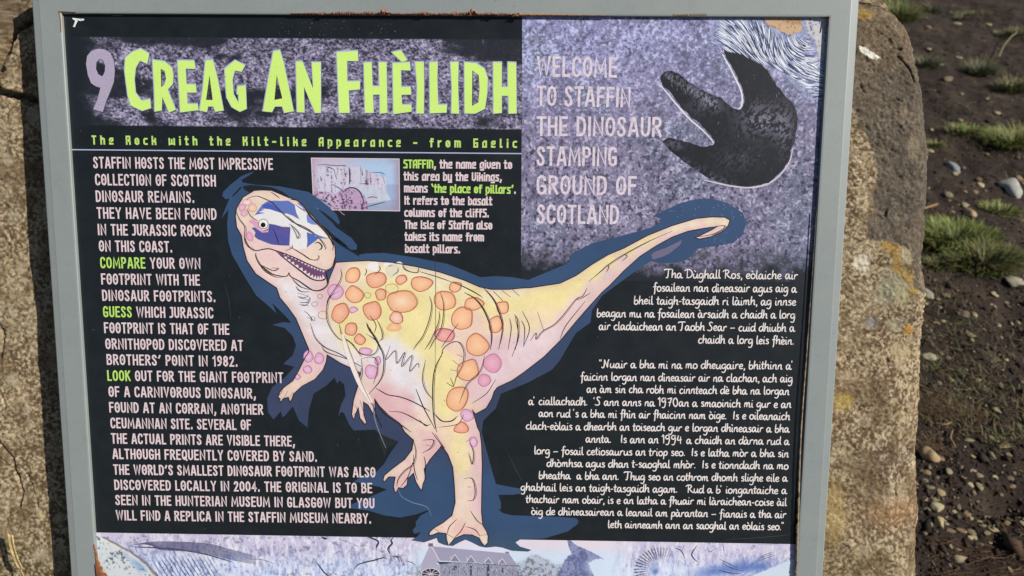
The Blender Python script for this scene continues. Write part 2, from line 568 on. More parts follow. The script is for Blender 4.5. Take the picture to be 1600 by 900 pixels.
UVB = px2uv(np.column_stack([BX.ravel(), BY.ravel()]), SH)
P_b = PC + np.column_stack([UVB[:, 0], np.zeros(len(UVB)), np.zeros(len(UVB))]) + UVB[:, 1:2] * AX_U + H.reshape(-1, 1) * AX_N
nr, nc = BX.shape
idx = np.arange(nr * nc).reshape(nr, nc)
bf = [np.stack([idx[:-1, :-1], idx[1:, :-1], idx[1:, 1:], idx[:-1, 1:]], -1).reshape(-1, 4)]
verts = [P_b]; cols = [bcol]
# below the picture the face turns down towards the turf
prev = idx[-1]; base = len(P_b); tp = P_b[prev]
def rough_stone(a, b):
    """colour of the unpictured sides, from position on the stone (in picture-sized units)"""
    g1 = fbm(a, b, 4.5, 3, 42, .7); g2 = fbm(a, b, 60, 4, 41)
    c = mix(np.broadcast_to(tan, a.shape + (3,)), tan2, sstep(.42, .62, g2))
    c = mix(c, dark, .75 * (1 - sstep(.36, .50, g1))); c = mix(c, pale, .5 * sstep(.53, .64, g1))
    return lin(c, .84)


NDROP = 46
for k, f in enumerate(np.linspace(0, 1, NDROP + 1)[1:]):
    q = tp.copy()
    q[:, 2] = tp[:, 2] + (-0.06 - tp[:, 2]) * f
    q[:, 1] = tp[:, 1] - 0.05 * math.sin(f * 1.5) + min(1, f * 6) * ((fbm(tp[:, 0] * 100, q[:, 2] * 100, 14, 4, 81) - .5) * 0.05 + (fbm(tp[:, 0] * 1600, q[:, 2] * 1600, 26, 4, 82) - .5) * 0.008)
    verts.append(q); cols.append(rough_stone(q[:, 0] * 1600 + 3000, q[:, 2] * 1600 + 3000))
    cur = base + np.arange(nc)
    bf.append(np.stack([prev[:-1], cur[:-1], cur[1:], prev[1:]], -1))
    prev = cur; base += nc
bottom = prev
# rim going round: top row, right side, bottom, left side -> pushed back to give the boulder its depth
allv = np.vstack(verts)
right = np.r_[idx[1:, -1], [len(P_b) + k * nc + nc - 1 for k in range(NDROP)]]
left = np.r_[idx[1:, 0], [len(P_b) + k * nc for k in range(NDROP)]]
rim = np.r_[idx[0], right, bottom[::-1][1:], left[::-1][1:]]
rim = rim[np.r_[True, np.diff(rim) != 0]]
rp = allv[rim]; cen = rp.mean(0)
prev = rim
back = np.array([0, 1.0, 0.05])
arc = np.r_[0, np.cumsum(np.linalg.norm(np.diff(rp, axis=0), axis=1))] * 1600
DP = np.r_[np.linspace(0.004, 0.27, 46), np.linspace(0.285, 0.41, 12)]
for k, (dpt, sh) in enumerate(zip(DP, np.interp(DP, [0, .03, .09, .18, .28, .36, .41], [1, 1.004, 1.0, .97, .90, .74, .45]))):
    c2 = cen + back * dpt
    q = c2 + (rp - cen) * sh
    q[:, 2] = np.where(rp[:, 2] < 0, -0.06, q[:, 2])
    t = np.arange(len(rim))
    rr = (fbm(arc, arc * 0 + dpt * 1600, 180, 4, 91) - .5) * 0.05 + (fbm(arc, arc * 0 + dpt * 1600, 22, 4, 92) - .5) * 0.010
    away = rp - cen; away[:, 1] = 0; away /= np.linalg.norm(away, axis=1)[:, None] + 1e-9
    q += away * (rr * min(1, dpt / .04))[:, None]; q[:, 2] = np.where(rp[:, 2] < 0, -0.06, q[:, 2])
    verts.append(q); cols.append(rough_stone(arc + 5000, arc * 0 + dpt * 1600 + 5000))
    cur = base + np.arange(len(rim))
    bf.append(np.stack([prev, np.roll(prev, -1), np.roll(cur, -1), cur], -1))
    prev = cur; base += len(rim)
cap = cen + back * 0.42
verts.append(cap[None]); cols.append(lin((140, 122, 96), 0.62)[None])
bf.append(np.stack([prev, np.roll(prev, -1), np.full(len(prev), base), np.full(len(prev), base)], -1)[:, :4])
bverts = np.vstack(verts); bcols = np.vstack(cols)
faces = [tuple(f) if f[2] != f[3] else (f[0], f[1], f[2]) for f in np.vstack(bf)]
boulder = mesh_obj('boulder', bverts, faces, stone_mat(), cols=bcols, smooth=True)
tag(boulder, 'large tan sandstone boulder with lichen patches carrying the framed board', 'boulder')

# ------------------------------------------------------------------ the sign
sign = bpy.data.objects.new('information_board', None)
COL.objects.link(sign)
V0 = -0.36
sign.matrix_world = PANEL_MAT @ Matrix.Translation((0, V0, 0))
sign.empty_display_size = 0.1
tag(sign, 'framed information board with dinosaur picture fixed to the boulder', 'information board')


def sub(name, verts, faces, mats, parent, cols=None, **kw):
    v = np.asarray(verts, float).copy()
    if parent is sign: v[:, 1] -= V0
    return mesh_obj(name, v, faces, mats, parent, cols, **kw)


LIP = 0.0036                                   # the steel lip stands this far proud of the print
TL, TR = px2uv([(95, 20.5)], LIP)[0], px2uv([(1294, 27)], LIP)[0]
IL, IR, IT = px2uv([(95, 20.5), (147.5, 834)], LIP)[:, 0].mean(), px2uv([(1294, 27), (1247, 850)], LIP)[:, 0].mean(), 0.5 * (TL[1] + TR[1])
IB = -0.345
OW = 0.0268                                    # width of the steel border
prof = [(0.0, -0.0012), (0.0, LIP - 0.0005), (0.0006, LIP), (0.0020, LIP + 0.0002), (OW - 0.0075, LIP + 0.0002), (OW - 0.0066, LIP), (OW - 0.0012, LIP - 0.0006),
        (OW - 0.0004, LIP - 0.0010), (OW, LIP - 0.0018), (OW, -0.034), (OW - 0.004, -0.034)]
corners = [(IL, IB, -1, -1), (IR, IB, 1, -1), (IR, IT, 1, 1), (IL, IT, -1, 1)]
fv, ff = [], []
NS = 40
ring = []
for c in range(4):
    x0, y0, sx0, sy0 = corners[c]; x1, y1, sx1, sy1 = corners[(c + 1) % 4]
    for k in range(NS):
        t = k / NS
        ring.append((x0 + (x1 - x0) * t, y0 + (y1 - y0) * t, (sx0 + (sx1 - sx0) * t) , (sy0 + (sy1 - sy0) * t), c, t))
for (x, y, sx, sy, c, t) in ring:
    for o, h in prof:
        fv.append((x + sx * o, y + sy * o, h))
npf = len(prof); nrg = len(ring)
for i in range(nrg):
    for j in range(npf - 1):
        a = i * npf + j; b = ((i + 1) % nrg) * npf + j
        ff.append((a, b, b + 1, a + 1))
frame = sub('frame', fv, ff, frame_mat(), sign)
panel_v = [(IL - 0.004, IB - 0.004, 0), (IR + 0.004, IB - 0.004, 0), (IR + 0.004, IT + 0.004, 0), (IL - 0.004, IT + 0.004, 0)]
panel_v += [(x, y, -0.004) for x, y, _ in panel_v]
panel = sub('panel', panel_v, [(0, 1, 2, 3), (7, 6, 5, 4), (0, 4, 5, 1), (1, 5, 6, 2), (2, 6, 7, 3), (3, 7, 4, 0)], board_mat(), sign)
# sub-parts of the panel live in the panel's own coordinates: shift once here
for v in panel.data.vertices: v.co.y += V0
panel.location = (0, -V0, 0)

# rust on the steel border, as crusts with a little height


def crust(edge, width, col, side, h=LIP + 0.0004, step=1.6, seed=1, bumpy=0.0006):
    p = smooth_path(edge, n=max(2, int(np.hypot(*(np.array(edge[-1]) - np.array(edge[0]))) / max(1, len(edge) - 1) / step)))
    uv = px2uv(p, LIP)
    d = np.gradient(uv, axis=0); d /= np.hypot(*d.T)[:, None] + 1e-12
    nrm = np.column_stack([-d[:, 1], d[:, 0]]) * side
    t = np.arange(len(p)) * step
    w = (np.interp(np.linspace(0, 1, len(p)), np.linspace(0, 1, len(width)), width) * (0.35 + 1.3 * fbm(t, t * 0 + seed, 7, 3, seed + 300))) * PX
    rv, rf, rc = [], [], []
    b0 = 0; K = 4
    for i in range(len(p)):
        for k in range(K):
            f = k / (K - 1)
            hh = h + bumpy * (0.2 + random.random()) * math.sin(math.pi * min(0.95, max(0.05, f))) - (0.0006 if f in (0, 1) else 0)
            q = uv[i] + nrm[i] * w[i] * (f - 0.12)
            rv.append((q[0], q[1], hh)); g = 0.7 + 0.6 * random.random()
            rc.append(lin(np.array(col) * g ** 0.6, 0.8))
    for i in range(len(p) - 1):
        for k in range(K - 1):
            a = b0 + i * K + k
            rf.append((a, a + 1, a + K + 1, a + K))
    rv = np.array(rv); rv[:, 1] -= V0
    mesh_obj('rust', rv, rf, RUST, frame, np.array(rc))


RUST = rust_mat()
RED = (132, 94, 76)
crust([(455, 22.3), (520, 22.8), (600, 23.2), (700, 23.7), (812, 24.2)], [1.5, 3.5, 4.5, 4.5, 4, 5, 4.5, 4], RED, 1, seed=1, bumpy=0.0012)
crust([(812, 24.2), (860, 24.4), (950, 25)], [4, 3, 1], (176, 128, 92), 1, seed=2)
for x, y, r in ((503, 19.5, 4), (600, 17, 9), (660, 19, 5), (738, 18, 9), (768, 20, 6), (806, 22, 6)):
    crust([(x - r, y + 5), (x, y + 4.5), (x + r, y + 5)], [1.5, r, 1.5], (142, 98, 76), 1, seed=int(x), bumpy=0.0030)
crust([(92, 19.2), (105, 19.4), (118, 19.6)], [2.6, 2.2, 1.2], (132, 92, 62), 1, seed=4)
crust([(94, 19), (95.2, 30), (96.4, 50)], [2, 1.2, .5], (150, 118, 86), -1, seed=5)
crust([(1284, 26.8), (1294, 27.2), (1294.6, 28), (1292, 45)], [1.2, 1.6, 2.2, .8], (110, 75, 48), 1, seed=6)
crust([(1052, 24.6), (1075, 24.8)], [4.5, 4.5], (140, 130, 104), 1, seed=7, bumpy=0.0002)
crust([(1078, 24.9), (1104, 25)], [4.5, 4.5], (138, 132, 112), 1, seed=8, bumpy=0.0002)
crust([(1276, 330), (1262, 540), (1252, 690), (1247.5, 850), (1246, 900)], [.8, 2, 3, 4, 4], (146, 128, 104), -1, seed=9, bumpy=0.0002, step=3)
crust([(146.8, 850), (149, 872), (151, 905)], [1, 6, 20], (136, 84, 46), 1, seed=10, bumpy=0.001)
crust([(150, 880), (151, 905)], [3, 9], (96, 56, 34), 1, h=LIP + 0.0012, seed=11, bumpy=0.001)

# ------------------------------------------------------------------ the print: heading
BLACK = (30, 36, 42)


def banner(X, Y):
    n = fbm(X, Y, 13, 5, 101, 0.72); m = fbm(X * 0.6 + Y * 0.5, Y * 1.3 - X * 0.25, 60, 4, 102); g = fbm(X + .5 * Y, Y * 1.4 - .4 * X, 3.4, 2, 103, .8)
    v = 0.42 * n + 0.58 * g
    c = mix(np.broadcast_to(np.array([52, 52, 64.]), X.shape + (3,)), np.array([126, 121, 150.]), sstep(0.34, 0.54, v))
    c = mix(c, np.array([196, 190, 214.]), 0.9 * sstep(0.54, 0.70, v))
    d = sstep(0.50, 0.64, m + 0.25 * sstep(560, 760, X) * (1 - sstep(70, 120, Y)) + 0.10 * (1 - sstep(120, 210, X)) + 0.06 * sstep(150, 190, Y) * (X < 260)
              + 0.12 * np.exp(-((X - 175) / 30) ** 2 - ((Y - 140) / 28) ** 2))
    c = mix(c, np.array([36, 38, 46.]), 0.92 * d * sstep(0.2, 0.5, 1 - n + 0.15))
    edge = np.minimum(np.minimum(X - 104 - 8 * (m - .5), 1e3), np.minimum(Y - 58, 198 - Y) * 8)
    left = sstep(0, 1, (X - 108 - 34 * fbm(X, Y, 24, 4, 104) ** 1.0) / 22)
    c = mix(np.broadcast_to(np.array(BLACK, float), c.shape), c, np.clip(left * sstep(0, 12, edge), 0, 1) * (0.55 + 0.45 * sstep(150, 230, X + 60 * n)))
    return c


a = Art()
a.sheet(104, 816, 57.5, 198, 1.0, banner, 1, quad=[(100, 56.5), (816, 61), (816, 203), (109, 196)])
a.build('stone_banner', STONE_PRINT, panel)

zA, zB = Z(4, 0, 0), Z(4, 400, 0)
nine = [zA('610,305 650,308 690,330 712,380 718,440 712,510 690,570 665,630 643,700 583,683 610,620 628,548 600,540 570,520 550,470 538,400 545,350 570,320'),
        zA('625,367 645,378 658,410 655,450 640,478 615,465 600,430 603,390')]
LET = [[zA('880,305 932,335 920,398 875,378 848,425 840,500 848,580 885,630 938,620 943,675 890,693 820,660 800,600 790,520 780,440 785,360 830,325')],
       [zA('955,375 1030,385 1075,425 1083,470 1080,525 1048,560 1098,685 1058,703 1015,605 1010,690 968,697 965,560 958,450'), zA('1005,430 1030,445 1038,490 1030,530 1008,545')],
       [zA('1110,378 1213,380 1222,430 1160,428 1165,528 1222,528 1228,578 1168,578 1172,650 1235,650 1240,688 1128,702 1120,560')],
       [zA('1285,378 1330,376 1362,500 1397,690 1347,698 1335,665 1300,665 1293,700 1248,690 1268,560'), zA('1310,470 1330,625 1288,625')],
       [zA('1470,378 1532,408 1510,448 1468,440 1452,500 1460,590 1492,645 1492,592 1482,588 1485,540 1535,535 1541,680 1500,698 1450,670 1418,610 1408,500 1405,430')],
       [zB('110,320 150,315 175,400 235,695 178,705 165,665 118,665 100,700 45,695 80,480'), zB('130,470 165,615 115,625')],
       [zB('250,385 290,385 358,560 350,390 405,390 405,705 370,705 300,540 303,703 258,700')],
       [zB('505,325 635,318 638,382 568,380 570,510 650,508 648,558 578,565 585,705 520,705')],
       [zB('675,392 722,390 728,540 772,540 768,390 815,390 820,705 775,710 775,590 730,592 735,705 682,705')],
       [zB('855,395 960,390 965,440 905,438 908,545 965,543 970,590 908,592 912,655 970,655 972,697 860,713')],
       [zB('850,328 905,315 945,375 915,388')],
       [zB('995,388 1048,388 1050,560 1048,710 1003,708 1008,540')],
       [zB('1085,390 1135,388 1132,500 1138,655 1193,655 1190,703 1088,708')],
       [zB('1215,390 1265,388 1262,540 1268,710 1222,708 1225,540')],
       [zB('1303,390 1375,395 1428,430 1448,490 1445,580 1430,680 1370,710 1305,708'), zB('1352,440 1392,470 1398,550 1390,640 1350,662')],
       [zB('1483,390 1535,390 1535,545 1575,545 1575,390 1625,392 1628,708 1580,710 1578,598 1535,598 1535,705 1485,710')]]
GREEN = (208, 242, 128)
a = Art()
shift = lambda l, dx, dy: [(x + dx, y + dy) for x, y in l]
for L in LET:
    a.poly(shift(L[0], 1.2, 1.4), (52, 62, 52), 2, [shift(h, 1.2, 1.4) for h in L[1:]])
    a.ribbon(shift(L[0], -0.3, -0.7), 2.2, (166, 176, 214), 3, closed=True)
    a.poly(L[0], GREEN, 4, L[1:])
a.build('heading_text', PRINT, panel)
a = Art()
a.poly(shift(nine[0], 1.0, 1.2), (58, 54, 70), 2, [shift(nine[1], 1, 1.2)])
a.poly(nine[0], (174, 164, 188), 3, nine[1:])
a.build('numeral', STONE_PRINT, panel)

# ------------------------------------------------------------------ the print: three hand-drawn alphabets
CAPS = {'A': (4, '0,0 1.6,10 2.4,10 4,0;.7,2.7 3.3,2.7'), 'B': (3.4, '0,0 0,10 2,10 3,9 3,6.6 2,5.4 0,5.4;2,5.4 3.4,4.2 3.4,1.2 2.2,0 0,0'),
        'C': (3.3, '3.3,8 3.1,9.3 2.3,10 1.2,10 .3,9 0,7 0,3 .3,1 1.2,0 2.3,0 3.1,.7 3.3,2'), 'D': (3.4, '0,0 0,10 1.6,10 2.9,8.8 3.4,6.5 3.4,3.5 2.9,1.2 1.6,0@'),
        'E': (2.9, '2.9,10 0,10 0,0 2.9,0;0,5.2 2.5,5.2'), 'F': (2.8, '2.8,10 0,10 0,0;0,5.2 2.5,5.2'),
        'G': (3.4, '3.2,8.2 3,9.4 2.2,10 1.2,10 .3,9 0,7 0,3 .3,1 1.2,0 2.2,0 3.3,.8 3.3,4.4 2,4.4'), 'H': (3.4, '0,0 0,10;3.4,0 3.4,10;0,5 3.4,5'),
        'I': (0.3, '.15,0 .15,10'), 'J': (1.8, '1.8,10 1.8,2 1.4,.5 .6,0 -.4,.2;.4,10 1.8,10'), 'K': (3.6, '0,0 0,10;3.4,10 .2,4.6;1.2,6 3.6,0'),
        'L': (2.7, '0,10 0,0 2.7,0'), 'M': (5.4, '0,0 .5,10 2.7,2.2 4.9,10 5.4,0'), 'N': (3.9, '0,0 0,10 3.9,0 3.9,10'),
        'O': (3.5, '1.75,10 .6,9.2 0,7 0,3 .6,.8 1.75,0 2.9,.8 3.5,3 3.5,7 2.9,9.2@'), 'P': (3.2, '0,0 0,10 2,10 3.1,9 3.1,6 2,4.8 0,4.8'),
        'Q': (3.5, '1.75,10 .6,9.2 0,7 0,3 .6,.8 1.75,0 2.9,.8 3.5,3 3.5,7 2.9,9.2@;2,2 3.8,-1'), 'R': (3.5, '0,0 0,10 2,10 3.1,9 3.1,6.4 2,5.2 0,5.2;1.4,5.2 3.5,0'),
        'S': (3.2, '3,8.2 2.7,9.4 1.9,10 1.1,10 .3,9.2 .2,7.6 1,6 2.3,4.4 3,2.6 2.8,.8 2,0 1,0 .2,.7 0,2'), 'T': (3.3, '0,10 3.3,10;1.65,10 1.65,0'),
        'U': (3.4, '0,10 0,2.6 .5,.7 1.7,0 2.9,.7 3.4,2.6 3.4,10'), 'V': (3.7, '0,10 1.85,0 3.7,10'), 'W': (5.8, '0,10 1.3,0 2.9,9.6 4.5,0 5.8,10'),
        'X': (3.6, '0,0 3.6,10;0,10 3.6,0'), 'Y': (3.7, '0,10 1.85,4.8 3.7,10;1.85,4.8 1.85,0'), 'Z': (3.2, '0,10 3.2,10 0,0 3.2,0'),
        '1': (1.6, '0,8 1.4,10 1.4,0'), '2': (3, '.1,8 .5,9.5 1.5,10 2.6,9.3 2.9,7.5 2.4,5.5 0,0 3,0'), '4': (3.4, '2.5,0 2.5,10 0,3 3.4,3'),
        '8': (3.1, '1.55,5.3 .3,6.5 .3,8.8 1.5,10 2.8,8.8 2.8,6.5@;1.55,5.3 .1,3.8 .1,1.4 1.5,0 3,1.4 3,3.8@'), '9': (3, '.3,.5 1.6,.8 2.7,3.5 3,7 2.6,9.3 1.5,10 .3,9 .1,7 .6,5.2 1.6,4.6 2.8,5.6'),
        '0': (3.2, '1.6,10 .5,9 0,7 0,3 .5,1 1.6,0 2.7,1 3.2,3 3.2,7 2.7,9@'), '.': (0.6, '.3,0 .3,.9'), ',': (0.8, '.6,.9 .5,-.4 0,-2'), "'": (1.0, '.1,7.6 1.0,9.8'), '-': (2, '0,4.6 2,4.6')}
BLOCK = {'a': (3, '0,0 0,5.4 1.2,7.3 3,7.3 3,0@'), 'b': (3, '0,10 0,0 2,0 3,1.2 3,6 2,7.3 0,7.3'), 'c': (2.7, '2.7,7.2 1,7.3 0,6 0,1.2 1,0 2.7,.1'), 'd': (3, '3,10 3,0 1,0 0,1.2 0,6 1,7.3 3,7.3'),
         'e': (2.9, '2.7,.1 0,.1 0,6 .8,7.3 2.8,7.3 2.8,4.4 0,3'), 'f': (2.3, '2.4,9.9 .9,9.9 .9,0;0,6.7 2.2,6.7'), 'g': (3, '.3,-2.6 3,-2.6 3,7.3 1.1,7.3 0,5.6 0,.5 3,.5'), 'h': (3, '0,10 0,0;0,5.2 1.6,7.3 3,6.4 3,0'),
         'i': (.3, '.15,6.4 .15,0;.15,9.75 .15,9.85'), 'k': (3, '0,10 0,0;2.8,7.3 2.8,5 0,4;1.4,4.3 3,2.6 3,0'), 'l': (1.2, '.1,10 .1,.1 1.2,.1'), 'm': (4.8, '0,0 0,7.3 1.6,7.3 2.4,6.4 2.4,0;2.4,6.4 3.8,7.3 4.8,6.4 4.8,0'),
         'n': (3, '0,0 0,7.3;0,5.4 1.6,7.3 3,6.4 3,0'), 'o': (3, '1,7.3 0,6 0,1.2 1,0 2,0 3,1.2 3,6 2,7.3@;.6,1.4 2.4,6'), 'p': (3, '0,-2.8 0,7.3 2,7.3 3,6 3,1.2 2,0 0,0'), 'r': (2.2, '0,0 0,7.3;0,5.2 2.2,7.3'),
         's': (2.7, '2.6,7.3 .4,7.3 .2,5 2.6,2.6 2.4,0 0,0'), 't': (2, '.6,10 .6,.1 2,.1;-.3,7.1 2,7.1'), 'u': (3, '0,7.3 0,0 3,0 3,7.3'), 'v': (3, '0,7.3 0,1.4 1.4,0 3,2 3,7.3'), 'w': (4.8, '0,7.3 0,0 2.4,1 2.4,6;2.4,1 4.8,0 4.8,7.3'),
         'y': (3, '0,7.3 0,.3 3,.3;3,7.3 3,-2.6 .3,-2.6'), 'A': (3.2, '0,0 0,8.4 1.4,10 3.2,10 3.2,0;0,4.2 3.2,4.2'), 'F': (2.7, '2.7,10 0,10 0,0;0,5.2 2.4,5.2'), 'G': (3.2, '3,10 0,10 0,0 3.1,0 3.1,5 1.7,5'),
         'I': (.3, '.15,0 .15,10'), 'K': (3.2, '0,10 0,0;3,10 3,7 0,5.2;1.4,5.8 3.2,3.6 3.2,0'), 'N': (3.2, '0,0 0,10 1.8,10 3.2,8.4 3.2,0'), 'R': (3.2, '0,0 0,10 3,10 3,5.6 0,4.4;1.4,4.8 3.2,2.6 3.2,0'), 'S': (3, '3,10 .4,10 .1,6.6 3,4.6 2.8,0 0,0'),
         'T': (3, '0,10 3,10;1.5,10 1.5,0'), 'V': (3.2, '0,10 0,1 1.6,0 3.2,2 3.2,10'), '.': (.6, '.3,0 .3,1'), ',': (.8, '.6,1 .5,-.6 0,-2'), '-': (2.4, '0,4.4 2.4,4.4'), '<': (1, '0,10.4 .8,8.2'), '>': (1, '.8,10.4 .2,8.2')}
HAND = {'a': (4.2, '3.0,4.6 2,5 .8,3.8 .3,1.8 .8,.2 1.6,.3 2.6,2 3.3,4.7;3.4,4.9 3.1,1.4 3.5,.1 4.7,.6'), 'b': (3.6, '1.6,9 .9,5 .5,1.2 .9,.2 2,.1 3.3,1.4 3.5,3.3 2.6,4.4 1.5,3.8 .8,2.4'), 'c': (3.2, '3.2,4.2 2.4,5 1.1,4 .4,2 .9,.3 2.1,.1 3.4,1'),
        'd': (4.0, '3.4,4.6 2.2,5 .8,3.8 .3,1.8 .9,.2 2,.3 3.2,2.2 4,6 4.5,9;3.9,5.5 3.5,1.6 3.9,.2 4.5,.4'), 'e': (3.2, '.6,2.3 2.2,2.6 3.1,3.7 2.6,4.9 1.4,4.5 .5,2.8 .6,.9 1.6,.1 3.3,.9'), 'f': (2.6, '3.9,8.2 3.1,9 2.2,8 1.6,4 .9,-1.5 .2,-3.2;0,4.6 3.2,4.9'),
        'g': (3.8, '3.6,4.6 2.2,5 .8,3.8 .3,1.9 .9,.6 2,.7 3.2,2.4 3.7,4.5 3.3,0 2.4,-3 1,-3.9 -.2,-3'), 'h': (3.8, '1.6,9 .9,5 .3,0;.7,2.4 2,4.4 3.1,4.8 3.3,3.4 2.9,1 3.2,.1 4,.4'), 'i': (1.6, '1,4.9 .6,1.6 .8,.2 1.6,.3;1.35,7 1.55,7.7'),
        'k': (3.4, '1.6,9 .3,0;3.4,4.8 .9,2.4;.9,2.4 3.4,.1'), 'l': (1.7, '1.5,9 .8,4 .7,.6 1.2,.1 1.9,.5'), 'm': (5.6, '1,4.8 .3,0;.6,2.6 1.8,4.5 2.6,4.6 2.5,2.6 2.2,0;2.5,2.6 3.7,4.5 4.6,4.7 4.6,3 4.4,.6 4.8,.1 5.6,.5'), 'n': (3.8, '1,4.8 .3,0;.6,2.4 2,4.5 3,4.7 3.1,3.2 2.8,.8 3.1,.1 3.9,.4'),
        'o': (3.6, '2,4.9 .8,4 .3,2 .9,.3 2,.1 3.2,1.2 3.6,3.2 3,4.6@'), 'p': (3.6, '1.2,4.8 .6,1 -.1,-4;.7,2.4 1.8,4.4 3,4.7 3.6,3.2 3,1 1.8,.2 .7,.8'), 'r': (2.9, '1,4.8 .3,0;.6,2.4 1.8,4.4 2.9,4.8 3.2,4.1'), 's': (2.8, '3,4.4 2.2,5 1.2,4.6 1.1,3.4 2.2,2.4 2.5,1.1 1.6,.1 .2,.6'),
        't': (2.3, '1.8,8 1.2,4 .8,1.2 1.2,.1 2.2,.6;0,5 3,5.3'), 'u': (4, '.9,4.8 .4,2 .7,.3 1.8,.3 3,2 3.6,4.8;3.6,4.8 3.2,1.6 3.5,.2 4.3,.4'), 'v': (3.4, '.4,4.8 1.2,.1 3.4,4.9'), 'I': (1.7, '1.6,8.8 .9,4 .5,0'), 'T': (4.2, '-.6,7.4 .4,8.6 5.6,8.8;2.9,8.7 2.3,4 1.4,.2 .1,.2'),
        'D': (5, '1.6,8.4 .7,0;-.8,7.2 1,8.6 3.4,8.4 5,6.2 4.8,3 3,.5 .2,.1'), 'R': (5, '1.6,8.4 .7,0;-.8,7 1,8.6 3.2,8.6 4,7.2 3,5.4 1.2,4.6;1.8,4.7 3.4,2 5.2,.1'), 'N': (5.4, '-1.2,.8 0,-.2 1.2,2 2,8.6;2,8.6 3.8,.2;3.8,.2 4.6,6 5.8,9'), 'S': (4, '4.4,8 3.2,9 1.8,8.2 1.9,6 3.1,4 3,1.4 1.4,0 -.9,.7'),
        '1': (2.8, '.4,7.2 2.0,8.8 1.4,0'), '9': (4.6, '3.4,8 2,8.8 .6,7.6 .5,5.4 1.6,4.6 3,5.8 3.6,8.4 3,2 1.6,-1.4 -.2,-1.2'), '7': (4.2, '.2,8.2 1.8,8.4 3.8,8.8 2.4,5 1.2,0;.6,4.3 3.2,4.6'), '0': (4.4, '2.2,8.8 .7,7 .3,3 1.3,.2 2.6,.4 3.8,3 3.8,6.6 3.2,8.6@'),
        '4': (4.6, '1.4,8.8 .2,3.6 3.8,4;3,7.4 2.4,-.6'), '.': (1.2, '.3,-.1 .65,1.0'), ',': (1.2, '.8,.8 .7,-.6 .1,-1.8'), '-': (2.4, '.2,2.8 2.4,3'), '~': (4.2, '.2,2.9 4.2,3.1'), "'": (1.1, '.8,9 .4,7'), '{': (2.2, '.5,7 .9,9;1.6,7 2,9'), '}': (2.2, '.9,9 .5,7;2,9 1.6,7')}


def glyph_strokes(s):
    for st in s.split(';'):
        closed = st.endswith('@')
        yield np.array([[float(v) for v in q.split(',')] for q in st.rstrip('@').split()]), closed


_GL = {}
def set_line(art, font, text, x0, b0, x1, b1, cap, w, col, hi=None, h=2, gap=1.35, space=2.4, slant=0.0, curve=False, dotted=False, halo=None):
    """one line of lettering between two measured ends; {braces} mark the highlighted words of the CAPS and BLOCK alphabets"""
    p0, p1 = px2uv([(x0, b0), (x1, b1)])
    S = PX * (np.hypot(*(p1 - p0)) / (np.hypot(x1 - x0, b1 - b0) * PX))
    e = (p1 - p0) / np.hypot(*(p1 - p0)); up = np.array([-e[1], e[0]])
    hl = False; pen = 0.0; items = []
    marks = font is not HAND
    for ch in text:
        if marks and ch == '[': hl = True; continue
        if marks and ch == ']': hl = False; continue
        if ch == ' ': pen += space; continue
        dec = unicodedata.normalize('NFD', ch)
        g = font[dec[0]]
        items.append((dec, pen, hl)); pen += g[0] + gap
    total = pen - gap
    kx = np.hypot(*(p1 - p0)) / total; ky = cap * S / 10.0
    for dec, gx0, hl in items:
        key = (id(font), dec[0])
        if key not in _GL:
            _GL[key] = [(smooth_path(q, c, 4) if curve else q, c) for q, c in glyph_strokes(font[dec[0]][1])]
        st = list(_GL[key])
        gw = font[dec[0]][0]
        if len(dec) > 1:
            st.append((np.array([[gw * 0.25 + 0.3, 8.2], [gw * 0.5 + 0.55, 6.6]]), False))
        if dotted and not hl and dec[0] == 'O':
            st.append((np.array([[gw / 2, 4.8], [gw / 2, 5.2]]), False))
        jy = 0.0 if not curve else (random.random() - .5) * 0.5
        for i, (q, closed) in enumerate(st):
            half = w * S / 2
            X = (gx0 + q[:, 0] + slant * q[:, 1]) * kx
            Yv = q[:, 1] * ky * (1 - w / cap) + half + jy * ky if not curve else q[:, 1] * ky + jy * ky
            P = p0 + X[:, None] * e + Yv[:, None] * up
            ww = w * S
            if dotted and dec[0] == 'O' and i == 1: ww *= 0.55
            if font is BLOCK and dec[0] == 'o' and i == 1: ww *= 0.5
            if not closed and not curve and len(P) >= 2:
                # butt ends run half a pen width past the last point
                P = P.copy()
                d = P[0] - P[1]; P[0] += d / (np.hypot(*d) + 1e-12) * half
                d = P[-1] - P[-2]; P[-1] += d / (np.hypot(*d) + 1e-12) * half
            if halo is not None:
                art.ribbon(P + np.array([0.9, -0.9]) * PX * 0.8, ww * 1.25, halo, h - 0.5 + 0.02 * i, closed, uv=True)
            art.ribbon(P, ww, hi if (hl and hi is not None) else col, h + 0.06 * i, closed, uv=True, taper=0.25 if curve else 0)


